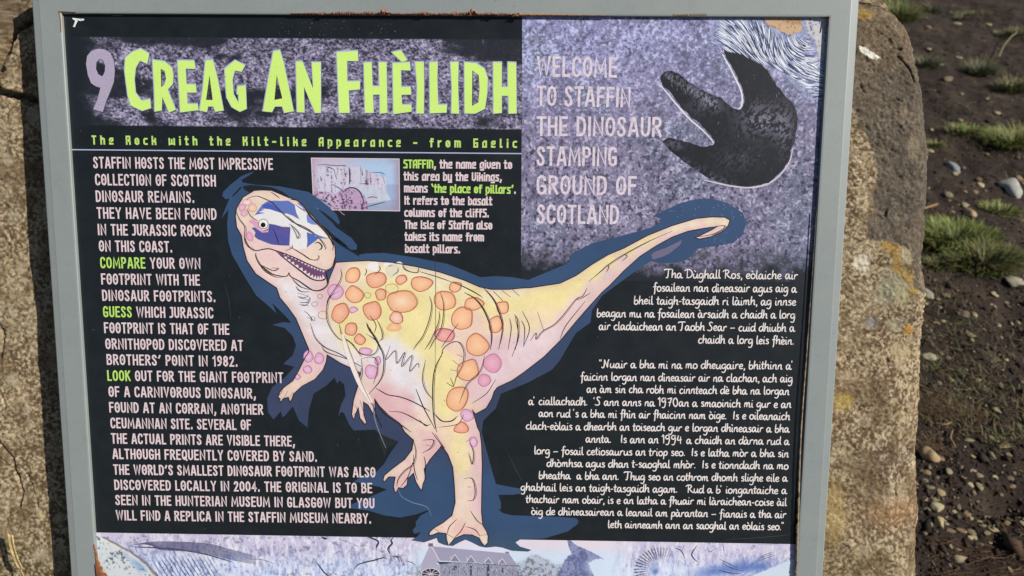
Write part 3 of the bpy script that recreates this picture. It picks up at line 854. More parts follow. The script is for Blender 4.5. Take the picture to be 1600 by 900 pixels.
PINK = (226, 206, 212)
a = Art()
for t, x0, b0, x1, b1 in [
        ('STAFFIN HOSTS THE MOST IMPRESSIVE', 146, 263, 427, 265.5), ('COLLECTION OF SCOTTISH', 149, 289.5, 338, 291.5), ('DINOSAUR REMAINS.', 150, 315.5, 304.5, 317), ('THEY HAVE BEEN FOUND', 151.5, 341.5, 339, 343.5),
        ('IN THE JURASSIC ROCKS', 153, 367.5, 330.5, 369.5), ('ON THIS COAST.', 155, 393, 270, 394.5), ('[COMPARE] YOUR OWN', 157, 419, 314, 420.5), ('FOOTPRINT WITH THE', 158.5, 444.5, 313, 446.3), ('DINOSAUR FOOTPRINTS.', 160, 470, 337.5, 472),
        ('[GUESS] WHICH JURASSIC', 161.5, 495.5, 334, 497.5), ('FOOTPRINT IS THAT OF THE', 163, 520.5, 359, 523), ('ORNITHOPOD DISCOVERED AT', 165, 545.5, 380.5, 548.3), ("BROTHERS' POINT IN 1982.", 167, 570, 372, 573), ('[LOOK] OUT FOR THE GIANT FOOTPRINT', 168, 595, 443, 598.5),
        ('OF A CARNIVOROUS DINOSAUR,', 170, 620, 400.5, 623), ('FOUND AT AN CORRAN, ANOTHER', 171, 644.5, 412, 648), ('CEUMANNAN SITE. SEVERAL OF', 173, 669, 393, 672), ('THE ACTUAL PRINTS ARE VISIBLE THERE,', 174, 693, 461.5, 697.5), ('ALTHOUGH FREQUENTLY COVERED BY SAND.', 176, 717, 496, 721.5),
        ("THE WORLD'S SMALLEST DINOSAUR FOOTPRINT WAS ALSO", 177.5, 741.5, 587, 746), ('DISCOVERED LOCALLY IN 2004. THE ORIGINAL IS TO BE', 179, 765.3, 582, 770.5), ('SEEN IN THE HUNTERIAN MUSEUM IN GLASGOW BUT YOU', 180.5, 789, 585.5, 794.3), ('WILL FIND A REPLICA IN THE STAFFIN MUSEUM NEARBY.', 181.5, 812.7, 580.5, 818)]:
    c = 17.8 - 1.2 * (b0 - 263) / 550
    set_line(a, CAPS, t, x0 + 1.5, b0, x1 - 1.5, b1, c, 2.5, PINK, (184, 226, 110), h=6.6, gap=2.45, space=3.3, dotted=True)
a.build('english_text', PRINT, panel)

a = Art()
for t, x0, b0, x1, b1, c in [('WELCOME', 838, 119.5, 964, 121.5, 31), ('TO STAFFIN', 838, 165.5, 985, 168, 31), ('THE DINOSAUR', 838, 212.5, 1034, 214, 30.5), ('STAMPING', 838, 259, 964, 260, 30), ('GROUND OF', 838, 304, 994.5, 305.5, 30), ('SCOTLAND', 838, 349.5, 967, 350.5, 30)]:
    set_line(a, CAPS, t, x0 + 2.3, b0, x1 - 2.3, b1, c, 4.1, PINK, h=4, gap=2.2, space=3.4, dotted=True)
a.build('welcome_text', worn_print(), panel)

a = Art()
set_line(a, BLOCK, 'The Rock with the Kilt-like Appearance - from Gaelic', 145, 225.8, 806.5, 231.2, 14.0, 2.6, (188, 224, 118), h=2, gap=5.6, space=8.2)
a.ribbon([(110, 233.8), (460, 237), (815.5, 240)], 1.7, (176, 184, 214), 2)
a.build('subtitle_text', PRINT, panel)

a = Art()
for t, x0, b0, x1, b1 in [('[STAFFIN], the name given to', 630.5, 263, 800, 264), ('this area by the Vikings,', 631, 282, 784, 283.5), ('means [<the place of pillars>].', 631.5, 300.5, 806, 303), ('It refers to the basalt', 632, 319.8, 769, 321), ('columns of the cliffS.', 632, 338.8, 764, 339.8),
                          ('The Isle of Staffa also', 632, 357.7, 769, 358.7), ('takes its name from', 632.5, 376.2, 756, 377.2), ('basalt pillars.', 633, 395, 719, 396)]:
    set_line(a, BLOCK, t, x0 + 1, b0, x1 - 1, b1, 13.6, 2.45, PINK, (184, 226, 110), h=3, gap=2.1, space=3.4)
a.build('place_name_text', PRINT, panel)

a = Art()
for t, x0, b0, x1, b1 in [
        ('Tha Dùghall Ros, eòlaiche air', 1040, 434, 1247, 436), ('fosailean nan dìneasair agus aig a', 1021, 455, 1245.5, 456.5), ('bheil taigh-tasgaidh ri làimh, ag innse', 990.5, 475, 1244.5, 477), ('beagan mu na fosailean àrsaidh a chaidh a lorg', 932.5, 495, 1243, 497.5), ('air cladaichean an Taobh Sear ~ cuid dhiubh a', 936, 515, 1242.5, 518),
        ('chaidh a lorg leis fhèin.', 1091, 536, 1241.5, 538), ("{Nuair a bha mi na mo dheugaire, bhithinn a'", 937, 574.5, 1240, 577), ('faicinn lorgan nan dìneasair air na clachan, ach aig', 907.5, 594, 1239, 597), ('an àm sin cha robh mi cinnteach dè bha na lorgan', 917, 613, 1234, 616.5), ("a' ciallachadh.  'S ann anns na 1970an a smaoinich mi gur e an", 826, 632, 1237, 637),
        ("aon rud 's a bha mi fhìn air fhaicinn nam òige.  Is e oileanaich", 842, 651, 1235, 656), ('clach-eòlais a dhearbh an toiseach gur e lorgan dhìneasair a bha', 822, 670.7, 1234, 675.5), ('annta.   Is ann an 1994 a chaidh an dàrna rud a', 915.5, 691, 1234, 694.7), ('lorg ~ fosail cetiosaurus an triop seo.  Is e latha mòr a bha sin', 835, 709.5, 1233, 714),
        ('dhòmhsa agus dhan t-saoghal mhòr.  Is e tionndadh na mo', 854.5, 728.7, 1232.5, 733), ('bheatha  a bha ann.  Thug seo an cothrom dhomh slighe eile a', 842, 748, 1231, 752.3), ("ghabhail leis an taigh-tasgaidh agam.   Rud a b' iongantaiche a", 814, 766.3, 1230, 771.5), ('thachair nam obair, is e an latha a fhuair mi làraichean-coise àil', 822, 785, 1230, 790),
        ('òig de dhìneasairean a leanail am pàrantan ~ fianais a tha air', 830.5, 804, 1229, 809), ('leth ainneamh ann an saoghal an eòlais seo.}', 950, 824.3, 1226, 828)]:
    set_line(a, HAND, t, x0, b0, x1 - 1, b1, 15.2 - 0.8 * (b0 - 434) / 390, 1.85, (236, 228, 226), h=6.6, gap=0.45, space=2.6, slant=-0.10, curve=True)
a.build('gaelic_text', PRINT, panel)

# ------------------------------------------------------------------ the print: stone picture and footprint
def welcome_stone(X, Y):
    n = fbm(X, Y, 11, 4, 111, 0.7); g = fbm(X, Y, 3.2, 2, 112, 0.8); m = fbm(X + 0.4 * Y, Y, 70, 4, 113); st = fbm(X * 1.6 + Y * 0.8, Y * 0.55 - X * 0.3, 9, 4, 114, .7)
    v = 0.36 * n + 0.40 * g + 0.24 * st
    hi = sstep(250, 40, Y)
    base = mix(np.broadcast_to(np.array([134, 128, 158.]), X.shape + (3,)), np.array([148, 148, 200.]), np.clip(0.85 * hi * (0.3 + m), 0, 1))
    base = mix(base, np.array([120, 126, 152.]), 0.8 * sstep(0.5, 0.68, m))
    c = mix(base, np.array([86, 84, 110.]), 0.85 * (1 - sstep(0.33, 0.48, v)))
    c = mix(c, mix(np.broadcast_to(np.array([192, 186, 212.]), c.shape), np.array([200, 204, 244.]), hi), 0.9 * sstep(0.52, 0.65, v))
    sh = fbm(X * .9 + Y * .5, Y * .5 - X * .4, 46, 4, 118, .6)
    c = mix(c, np.array([196, 202, 246.]), .55 * sstep(.52, .68, sh) * hi * sstep(.36, .6, g))
    c = mix(c, np.array([96, 102, 128.]), .5 * (1 - sstep(.34, .48, sh)) * sstep(.36, .6, 1 - g))
    pit = sstep(0.60, 0.72, fbm(X, Y, 5, 3, 116, 0.6)) * sstep(120, 300, Y + 40 * m)
    c = mix(c, np.array([50, 48, 66.]), 0.75 * pit)
    # pale scoured water-worn corner
    sw = in_poly(X + (n - .5) * 14, Y + (n - .5) * 14, [(1118, 20), (1300, 20), (1300, 176), (1262, 150), (1215, 105), (1160, 84), (1106, 66)])
    c = mix(c, np.array([160, 172, 206.]), 0.6 * sw * sstep(.25, .5, g))
    br = in_poly(X + (n - .5) * 6, Y + (n - .5) * 6, [(1190, 18), (1250, 18), (1254, 46), (1240, 55), (1225, 50), (1208, 44), (1196, 36)])
    c = mix(c, mix(np.broadcast_to(np.array([206, 172, 130.]), c.shape), np.array([150, 112, 78.]), 0.7 * sstep(.48, .7, n)), br * 0.95)
    wr = in_poly(X + (n - .5) * 8, Y + (n - .5) * 8, [(1254, 18), (1300, 18), (1300, 96), (1283, 92), (1274, 62), (1262, 50)])
    c = mix(c, np.array([214, 210, 204.]), 0.75 * wr * sstep(0.25, 0.6, g + .15))
    f = sstep(404, 428, Y + 46 * (fbm(X, Y, 26, 5, 117, .65) - .5) + 16 * (g - .5) - 6 + 12 * (X < 1000) - 0 * X)
    c = mix(c, np.array([34, 38, 46.]), f)
    c = mix(c, np.array([40, 42, 50.]), 0.7 * sstep(376, 410, Y) * (1 - f) * sstep(.40, .6, n))
    return c


a = Art()
a.sheet(817, 1298, 20, 440, 1.0, welcome_stone, 1, quad=[(816, 20), (1300, 20), (1276, 441), (814, 438)])
a.build('stone_picture', STONE_PRINT, panel)

a = Art()


def flow(x, y):
    left = math.radians(np.interp(x, [1105, 1135, 1165, 1195, 1215, 1240], [22, 38, 55, 78, 95, 104]))
    low = math.radians(38)
    ang = left + (low - left) * float(sstep(60, 92, np.array(y - 0.25 * (x - 1150))))
    dx, dy = x - 1266, y - 48
    rr = math.hypot(dx, dy)
    tang = math.atan2(dx, -dy)
    if math.cos(tang - ang) < 0: tang += math.pi
    w = float(sstep(80, 40, np.array(rr)))
    vx = (1 - w) * math.cos(ang) + w * math.cos(tang); vy = (1 - w) * math.sin(ang) + w * math.sin(tang)
    k = float(sstep(95, 150, np.array(y))) * float(sstep(1215, 1245, np.array(x)))
    vx = vx * (1 - k) + k * 0.97; vy = vy * (1 - k) + k * 0.18 * math.sin(x * 0.2 + y * 0.3)
    return vx, vy


SW = [(1112, 62), (1120, 28), (1186, 28), (1200, 42), (1225, 54), (1250, 56), (1268, 60), (1278, 86), (1286, 98), (1284, 170), (1262, 146), (1226, 112), (1196, 94), (1160, 82), (1132, 76)]
rs = random.Random(5)
cnt = 0
while cnt < 640:
    x, y = rs.uniform(1104, 1288), rs.uniform(27, 172)
    if not in_poly(np.array([x]), np.array([y]), SW)[0]: continue
    p = [(x, y)]
    for k in range(rs.randint(5, 12)):
        vx, vy = flow(*p[-1]); L = math.hypot(vx, vy) + 1e-6
        q = (p[-1][0] + 2.2 * vx / L + rs.uniform(-.25, .25), p[-1][1] + 2.2 * vy / L + rs.uniform(-.25, .25))
        if q[1] < 26 or q[0] > 1290: break
        if in_poly(np.array([q[0]]), np.array([q[1]]), [(1131, 80), (1160, 86), (1200, 110), (1244, 175), (1244, 220), (1140, 165)])[0]: break
        p.append(q)
    if len(p) < 3: continue
    c = rs.choice([(232, 238, 250), (240, 242, 248), (222, 228, 246), (58, 74, 112), (76, 92, 130), (44, 54, 84), (196, 204, 232)])
    a.ribbon(p, rs.uniform(0.9, 1.7) if c[0] > 100 else rs.uniform(0.8, 1.3), c, 2 + 0.008 * cnt, taper=0.8)
    cnt += 1
for k in range(26):                            # fine dark strokes in the brown corner
    x, y = rs.uniform(1198, 1250), rs.uniform(28, 48)
    a.ribbon([(x, y), (x + rs.uniform(-4, 4), y + rs.uniform(1, 4))], 0.7, rs.choice([(140, 104, 74), (226, 200, 164)]), 4, taper=0.5)
a.build('ripple_picture', PRINT, panel)

z7, z3, z8 = Z(4, 800, 225), Z(4, 800, 0), Z(4, 1200, 225)
FOOT = (z3('925,480 960,445 1010,445 1060,475 1100,510 1160,545 1230,585 1300,610 1360,660 1400,682 1425,684 1442,665 1450,620 1440,550 1410,490 1370,410 1325,330 1340,310 1400,320 1500,370 1600,440')
        + [(1202, 114), (1215, 135), (1232, 155), (1243, 172), (1246.5, 190), (1242, 220), (1237, 232), (1232, 252), (1217, 272), (1200, 285), (1175, 291)]
        + z7('1400,260 1250,220 1100,130 1000,50') + z3('950,900 945,885 980,865 1060,880 1130,900 1200,915 1250,905 1268,885 1240,840 1180,780 1120,730 1060,670 1000,590 940,530'))


def foot_paint(x, y):
    n = fbm(x, y, 7, 4, 121, .7); g = fbm(x * 1.3 + y * .9, y * .7 - x * .5, 4.2, 2, 122, .8)
    c = np.broadcast_to(np.array([28, 30, 36.]), x.shape + (3,))
    k = 0.9 * np.exp(-((x - 1190) / 34) ** 2 - ((y - 188) / 26) ** 2) + 0.5 * np.exp(-((x - 1228) / 16) ** 2 - ((y - 205) / 40) ** 2) + 0.45 * np.exp(-((x - 1105) / 30) ** 2 - ((y - 165) / 14) ** 2) + 0.3 * np.exp(-((x - 1150) / 30) ** 2 - ((y - 250) / 18) ** 2)
    k = k + .75 * np.exp(-(((y - 116) - (x - 1040) * .58) / 9) ** 2) * sstep(1032, 1045, x) * (1 - sstep(1112, 1130, x)) + .6 * np.exp(-((x - 1055) / 16) ** 2 - ((y - 226) / 8) ** 2)
    c = mix(c, np.array([140, 136, 164.]), sstep(.46, .60, .5 * g + .5 * n) * (1 - sstep(0, 26, (x - 1046) * .45 - (y - 244) * .9 + 10)) * sstep(226, 236, y))
    c = mix(c, np.array([146, 144, 168.]), np.clip(1.15 * k, 0, 1) * sstep(.43, .56, .35 * n + .65 * g))
    c = mix(c, np.array([48, 48, 58.]), 0.4 * sstep(.55, .7, g))
    return c


a = Art()
e1 = Z(4, 800, 0)
a.ribbon(smooth_path(shift(e1('918,520 960,560 1000,610 1060,680 1120,745 1180,795 1240,855 1265,890'), -1, 1.2), n=4), 2.2, (226, 224, 236), 2, taper=.5)
a.ribbon(smooth_path(shift(e1('1320,335 1365,415 1405,495 1435,560 1445,620 1435,668 1415,680'), -1.4, 0.6), n=4), 2.4, (232, 230, 240), 2, taper=.5)
a.ribbon(smooth_path([(1100, 281), (1120, 286), (1145, 291), (1175, 293), (1200, 287), (1218, 274), (1233, 254), (1239, 232)], n=4), 2.6, (206, 200, 214), 2, taper=.5)
fo = smooth_path(FOOT, True, 4)
fo = fo + (np.column_stack([fbm(fo[:, 0], fo[:, 1], 5, 2, 123), fbm(fo[:, 0], fo[:, 1], 5, 2, 124)]) - .5) * 4.0
a.region(fo, 1.5, foot_paint, 3)
for k in range(110):
    t = rs.random()
    if t < .6:
        s = rs.random(); x = 1040 + s * 75 + rs.uniform(-5, 5); y = 116 + s * 48 + rs.uniform(-7, 9)
    elif t < .8:
        x, y = rs.uniform(1158, 1225), rs.uniform(102, 165)
    else:
        x, y = rs.uniform(1120, 1235), rs.uniform(185, 275)
    q = [(x, y), (x + rs.uniform(-1, 2), y + rs.uniform(1.5, 6))]
    if all(in_poly(np.array([u]), np.array([v]), FOOT)[0] for u, v in q):
        a.ribbon(q, rs.uniform(.7, 1.3), rs.choice([(150, 146, 156), (110, 108, 120), (90, 88, 100)]), 4 + .01 * k, taper=.6)
a.build('footprint_picture', PRINT, panel)

# ------------------------------------------------------------------ the print: cliff photograph
def cliff(X, Y):                               # X 0..137, Y 0..81
    n = fbm(X, Y, 6, 4, 131, .7); g = fbm(X, Y, 2.2, 2, 132); v = fbm(X * 2.2, Y * .5, 6, 3, 133)
    c = mix(np.broadcast_to(np.array([200, 192, 214.]), X.shape + (3,)), np.array([176, 202, 234.]), sstep(35, 100, X + .3 * Y))
    top = 10 + 3 * sstep(0, 10, X) + 2 * (n - .5) + 0.0016 * np.maximum(X - 55, 0) ** 2 + 10 * sstep(70, 112, X)
    land = (Y > top) & (X < 116 - 0.0 * Y + 8 * sstep(45, 70, Y))
    lc = mix(np.broadcast_to(np.array([206, 206, 226.]), X.shape + (3,)), np.array([190, 212, 228.]), sstep(50, 80, X) * sstep(40, 55, Y))
    lc = mix(lc, np.array([206, 180, 204.]), .6 * sstep(.45, .65, v))
    lc = mix(lc, np.array([92, 88, 120.]), .8 * sstep(.60, .72, .5 * g + .5 * v) * (1 - sstep(40, 50, Y) * sstep(55, 70, X)))
    c = np.where(land[..., None], lc, c)
    sea = (X > 108) & (Y > 40)
    c = mix(c, np.array([150, 164, 208.]), .6 * sea * ~land)
    beach = (Y > 66 + .16 * (112 - X)) & (X > 84)
    c = mix(c, np.array([150, 166, 198.]), .8 * beach)
    bd = np.hypot((X - 58) / 28, (Y - 74) / 28)
    c = mix(c, mix(np.broadcast_to(np.array([190, 158, 194.]), c.shape), np.array([74, 60, 86.]), sstep(.52, .64, .5 * g + .5 * n)), (1 - sstep(.95, 1.05, bd)) * .95)
    b2 = Y > 51 + 0.3 * np.abs(X - 8) * .4
    c = mix(c, mix(np.broadcast_to(np.array([204, 178, 208.]), c.shape), np.array([70, 58, 84.]), sstep(.5, .62, .5 * g + .5 * n)), (b2 & (X < 42)) * .9)
    vig = np.minimum(np.minimum(X, 137 - X), np.minimum(Y, 81 - Y))
    c = mix(c, np.array([156, 120, 142.]), .45 * (1 - sstep(0, 16, vig)) * (sstep(110, 137, X) * .9 + (1 - sstep(0, 22, X)) * .7 + .25))
    return c


a = Art()
q4 = [(486.5, 247), (623.6, 248.4), (624.4, 329.5), (490.5, 327.5)]
a.sheet(0, 137, 0, 81, 0.6, cliff, 1, quad=q4)
a.ribbon(q4, 1.3, (216, 202, 214), 2, closed=True)
zc = Z(8.333, 470, 235)
for s_, w_ in [('215,190 330,185 450,200 560,195 600,210', 1), ('320,210 380,225 430,250 450,320', 1), ('450,320 470,380', 1.4), ('560,200 575,290', 1), ('630,220 640,340 635,440', 2.2), ('650,240 655,320', 1), ('780,210 785,420', .7), ('850,250 855,430', 1.6), ('870,260 875,420', .8), ('905,290 905,430', .9),
               ('760,435 880,430', 1.2), ('915,290 1050,290 1095,320', .9), ('1050,290 1100,440', .7), ('865,620 930,605 1000,615', 1.2), ('560,540 620,490 700,490 760,530 800,600 830,700', 2), ('850,735 950,710 1100,670', 1.3), ('410,440 500,490 560,540', 1.2), ('490,230 470,330', .8), ('520,560 560,680 580,770', 1.4), ('640,600 560,760', 1)]:
    a.ribbon(smooth_path(zc(s_), n=3), w_, (62, 58, 86), 3, taper=.5)
a.build('cliff_picture', PRINT, panel)

# ------------------------------------------------------------------ the print: fossil and croft strip along the foot
def ytop(x): return 832.5 + (x - 148) * 0.0166


def strip(X, Y):
    n = fbm(X, Y, 14, 5, 141, .68); g = fbm(X, Y, 3.5, 3, 142, .7); m = fbm(X, Y, 46, 4, 143); d = Y - ytop(X)
    c = mix(np.broadcast_to(np.array([204, 198, 226.]), X.shape + (3,)), np.array([204, 218, 248.]), sstep(10, 48, d + 30 * (m - .5)))
    c = mix(c, np.array([222, 218, 232.]), .6 * sstep(.5, .66, n))
    c = mix(c, np.array([146, 142, 178.]), .7 * (1 - sstep(.30, .46, .5 * n + .5 * g)))
    sv = fbm(X, Y * .35, 4, 3, 144, .7)
    c = mix(c, np.array([132, 140, 184.]), .5 * sstep(.56, .70, sv) * sstep(6, 20, d))
    c = mix(c, np.array([238, 240, 250.]), .7 * (1 - sstep(.30, .44, sv)))
    c = mix(c, np.array([104, 102, 130.]), .55 * sstep(.62, .72, fbm(X, Y, 7, 4, 145, .7)) * (X < 660))
    # pale broken stone in the corner, with its brown rim
    rim = np.interp(Y, [832, 846, 858, 872, 885, 900, 960], [150, 172, 194, 216, 229, 242, 280])
    r0 = X - rim + (n - .5) * 8
    c = mix(c, mix(np.broadcast_to(np.array([212, 218, 222.]), c.shape), np.array([150, 178, 214.]), sstep(.46, .62, m)), 1 - sstep(-3, 2, r0))
    c = mix(c, np.array([70, 84, 108.]), .8 * sstep(.56, .66, g * .6 + n * .4) * (1 - sstep(-4, 0, r0)))
    c = mix(c, np.array([112, 106, 108.]), .85 * np.exp(-((r0 - 1) / 3.2) ** 2) * (Y > 838))
    c = mix(c, np.array([236, 228, 220.]), .8 * np.exp(-((r0 + 5) / 2.5) ** 2) * (Y > 838))
    # sky behind the croft
    w = sstep(628, 668, X) * (1 - sstep(945, 1000, X))
    skyc = mix(np.broadcast_to(np.array([228, 218, 232.]), c.shape), np.array([210, 226, 246.]), sstep(4, 26, d))
    c = mix(c, skyc, w)
    grass = sstep(-8, 8, Y - (884 - 10 * sstep(800, 830, X) * (1 - sstep(850, 870, X)) + 10 * (n - .5))) * sstep(640, 660, X) * (1 - sstep(900, 915, X))
    c = mix(c, mix(np.broadcast_to(np.array([172, 182, 200.]), c.shape), np.array([92, 98, 112.]), sstep(.45, .6, g)), .9 * grass)
    hill = sstep(0, 6, Y - (888 - 24 * np.exp(-((X - 836) / 22) ** 2)) + (n - .5) * 8) * sstep(800, 815, X) * (1 - sstep(872, 884, X))
    c = mix(c, mix(np.broadcast_to(np.array([186, 192, 216.]), c.shape), np.array([120, 126, 130.]), sstep(.5, .64, g)), .8 * hill)
    rock = in_poly(X + (n - .5) * 5, Y + (n - .5) * 4, [(885, 842), (890, 843), (901, 852), (925, 862), (943, 872), (930, 873), (920, 880), (932, 905), (940, 960), (868, 960), (873, 897), (882, 874), (894, 866), (889, 856)])
    c = mix(c, mix(np.broadcast_to(np.array([138, 144, 184.]), c.shape), np.array([92, 100, 146.]), sstep(.45, .6, .5 * g + .5 * n)), .95 * rock)
    c = mix(c, np.array([206, 224, 246.]), .8 * np.exp(-((X - 930) / 16) ** 2 - ((Y - 885) / 9) ** 2))
    # ammonite
    ax, ay = 1032, 892; an = np.arctan2(Y - ay, X - ax); ar = np.hypot((X - ax) / 1.15, (Y - ay) / 1.05)
    rb = .5 + .5 * np.sin(an * 46 + ar * .12)
    am = (1 - sstep(33, 37, ar)) * sstep(15, 22, ar)
    c = mix(c, np.array([66, 66, 92.]), .85 * am * sstep(.5, .8, rb) * sstep(-0.4, 0.5, -np.cos(an) * .7 + .25))
    c = mix(c, np.array([70, 100, 160.]), .6 * np.exp(-((X - 1024) / 6) ** 2 - ((Y - 892) / 5) ** 2))
    # ribbed shell
    wgt = sstep(1120, 1160, X)
    ph = np.hypot(X - 1190, (Y - 790) * 1.1) * 0.62 + 2.0 * m
    ln = .5 + .5 * np.sin(ph * 3.6)
    c = mix(c, np.array([118, 136, 190.]), .75 * wgt * sstep(.55, .9, ln) * sstep(12, 30, d))
    c = mix(c, np.array([84, 112, 184.]), .75 * np.exp(-((Y - (886 + (1160 - X) * .05 + 10 * (X < 1160) * (1160 - X) / 100)) / 9) ** 2) * sstep(1060, 1120, X) * (1 - sstep(1190, 1215, X)))
    wh = (Y > 896 - (X - 1185) * .42 + (n - .5) * 5) & (X > 1178)
    c = mix(c, np.array([212, 226, 242.]), .95 * wh)
    # comb of fine ribs on the left
    ph2 = (X - 232) * .86 - (Y - 880) * .50
    cb = sstep(.25 + .5 * g, .9, np.sin(ph2 * 1.05 + 5 * (n - .5) + .012 * (X - 280) ** 2 * .06)) * sstep(232, 246, X) * (1 - sstep(322, 345, X)) * sstep(866, 880, Y + .04 * (X - 232) - (n - .5) * 14)
    c = mix(c, np.array([62, 76, 116.]), .85 * cb)
    return c


a = Art()
a.sheet(0, 1112, 0, 130, 1.15, lambda U, W: strip(146 + U, ytop(146 + U) + W - 0.5), 1, quad=[(146, 832), (1258, 850.5), (1252, 982), (153, 963)])
bp = lambda x0, y0, z, s: [(x0 + float(q.split(',')[0]) / z, y0 + float(q.split(',')[1]) / z) for q in s.split()]
zl = lambda s: bp(140, 820, 6.154, s)
for k in range(12):                             # the fine parallel lines of the fossil fin
    o = k * 6.5
    a.ribbon(smooth_path(zl(f'{380 + o * 3},{200 + o * .15 - k * 5} {600 + o},{165 + o} {850 + o},{165 + o * 1.2} {1150},{185 + o * 1.35} {1400},{250 + o * 1.3} {1600},{300 + o * 1.1}'), n=4), 1.15, (84, 84, 124), 2 + .01 * k, taper=.6)
a.ribbon(smooth_path(zl('370,210 500,215 700,225 900,245 1100,280 1300,335 1380,360'), n=5), 2.6, (70, 72, 104), 2.3, taper=.8)
for k in range(60):
    t = k / 60; x = 160 + 0 * k + 40 + 170 * t; y = 855.5 + 11 * t * t + 2
    a.ribbon([(x, y), (x + rs.uniform(2, 6), y + rs.uniform(2, 8))], rs.uniform(.6, 1.3), rs.choice([(92, 94, 130), (120, 122, 160), (232, 236, 250)]), 2.5 + .005 * k, taper=.7)
zm = lambda s: bp(390, 820, 6.154, s)
for s_, w_ in [('690,115 720,130 750,135', 4), ('860,125 880,145 910,150', 1), ('1120,110 1180,130 1240,165 1215,230', 3.2), ('1240,165 1220,200 1220,245', 1.6), ('1390,115 1360,150 1370,180 1330,230 1350,280', 3.4), ('1345,210 1350,280', 4), ('1385,300 1430,320 1440,370', 2),
               ('1000,430 1040,385 1110,360 1200,340 1290,315 1330,330', 2.8), ('1320,300 1440,310 1470,370', 1.5), ('640,350 680,410 730,470 780,500', 2.6), ('770,420 830,480', 2.2), ('930,190 930,240', .9), ('500,180 520,210', .8), ('440,180 430,205', .8), ('1500,290 1530,290', 1.3), ('1500,350 1540,355 1600,385', 1.4), ('0,330 120,335 260,380', 1)]:
    a.ribbon(smooth_path(zm(s_), n=4), w_ * .9, (58, 62, 82), 2.6, taper=.8)
zr = lambda s: bp(1040, 820, 6.154, s)
for s_, w_ in [('30,210 60,260', 1.2), ('90,220 150,250 190,330', 1.8), ('160,250 175,200', 1.2), ('150,300 200,360', 1.4), ('300,200 255,270 260,310 310,360', 2.4), ('550,180 560,250', 2.6), ('520,330 600,370 700,420', 1.2), ('540,360 620,410 760,450', 1.2), ('500,430 600,460 720,470', 1.8), ('840,190 850,205', 2), ('900,190 1080,185', 1.4),
               ('850,370 960,320 1060,290', 1), ('860,350 960,300 1050,275', 1), ('880,330 960,285 1040,260', .9), ('400,230 430,260 470,230', 1)]:
    a.ribbon(smooth_path(zr(s_), n=4), w_, (74, 76, 106), 2.7, taper=.7)
zh = lambda s: bp(640, 820, 8.333, s)
a.poly(zh('300,280 1295,372 1400,530 1080,505 380,465'), (160, 158, 184), 2.8)       # roof of the croft
a.poly(zh('260,280 300,285 395,465 350,500 400,560 380,720 150,720 160,500 205,400'), (176, 172, 196), 2.9)
a.poly(zh('360,480 1400,535 1400,720 380,720 400,540'), (148, 150, 172), 2.75)
a.poly(zh('245,240 305,240 305,285 245,282'), (112, 108, 130), 3.0)
a.poly(zh('1245,350 1295,350 1295,375 1250,368'), (128, 124, 146), 3.0)
a.ribbon(zh('270,285 300,300 390,470'), 2.0, (214, 204, 218), 3.1)
a.ribbon(zh('360,485 700,495 1050,515 1400,535'), 1.1, (70, 70, 90), 3.15)
a.poly(zh('365,478 530,484 530,500 400,515'), (66, 64, 80), 3.12)
for dx, dy, sc in ((590, 385, 1.0), (800, 402, 1.0), (1025, 425, .85), (1205, 438, .8)):
    w_ = 65 * sc
    P3 = [(dx - w_, dy + 88 * sc), (dx, dy), (dx + w_, dy + 90 * sc)]
    a.poly(bp(640, 820, 8.333, ' '.join(f'{x},{y}' for x, y in P3)), (138, 132, 156), 3.2)
    a.ribbon(bp(640, 820, 8.333, ' '.join(f'{x},{y}' for x, y in P3)), 1.0, (226, 220, 232), 3.3)
    a.ribbon(bp(640, 820, 8.333, f'{dx - w_ + 8},{dy + 20} {dx - w_ + 18},{dy + 60}'), .9, (222, 216, 228), 3.35)
for x, y, w_, h_ in ((575, 530, 40, 60), (785, 530, 26, 130), (1005, 510, 34, 160), (1200, 560, 24, 60)):
    a.poly(zh(f'{x},{y} {x + w_},{y} {x + w_},{y + h_} {x},{y + h_}'), (70, 72, 94), 3.2)
wc = (640 + 275 / 8.333, 820 + 640 / 8.333)
wheel = [(wc[0] + 14.5 * math.cos(t), wc[1] + 9 * math.sin(t)) for t in np.linspace(0, 2 * math.pi, 24, endpoint=False)]
a.poly(wheel, (52, 54, 66), 3.4)
a.ribbon(wheel, 1.4, (214, 206, 216), 3.5, closed=True)
for k in range(5):
    t = k * math.pi / 5 + .2
    a.ribbon([(wc[0] - 14 * math.cos(t), wc[1] - 8.6 * math.sin(t)), (wc[0] + 14 * math.cos(t), wc[1] + 8.6 * math.sin(t))], 1.1, (206, 198, 210), 3.52 + .02 * k)
for k in range(420):                            # rough stone of the croft wall and the scrub before it
    x, y = rs.uniform(690, 806), rs.uniform(879, 905)
    a.ribbon([(x, y), (x + rs.uniform(-2, 2), y + rs.uniform(1, 4))], rs.uniform(.7, 1.4), rs.choice([(196, 202, 220), (172, 178, 200), (96, 100, 120), (84, 92, 108), (214, 216, 228)]), 3.6 + .002 * k, taper=.5)
a.ribbon([(148.5, 840), (149.2, 868), (150, 900)], 1.2, (224, 214, 190), 3)
a.build('fossil_strip_picture', PRINT, panel)

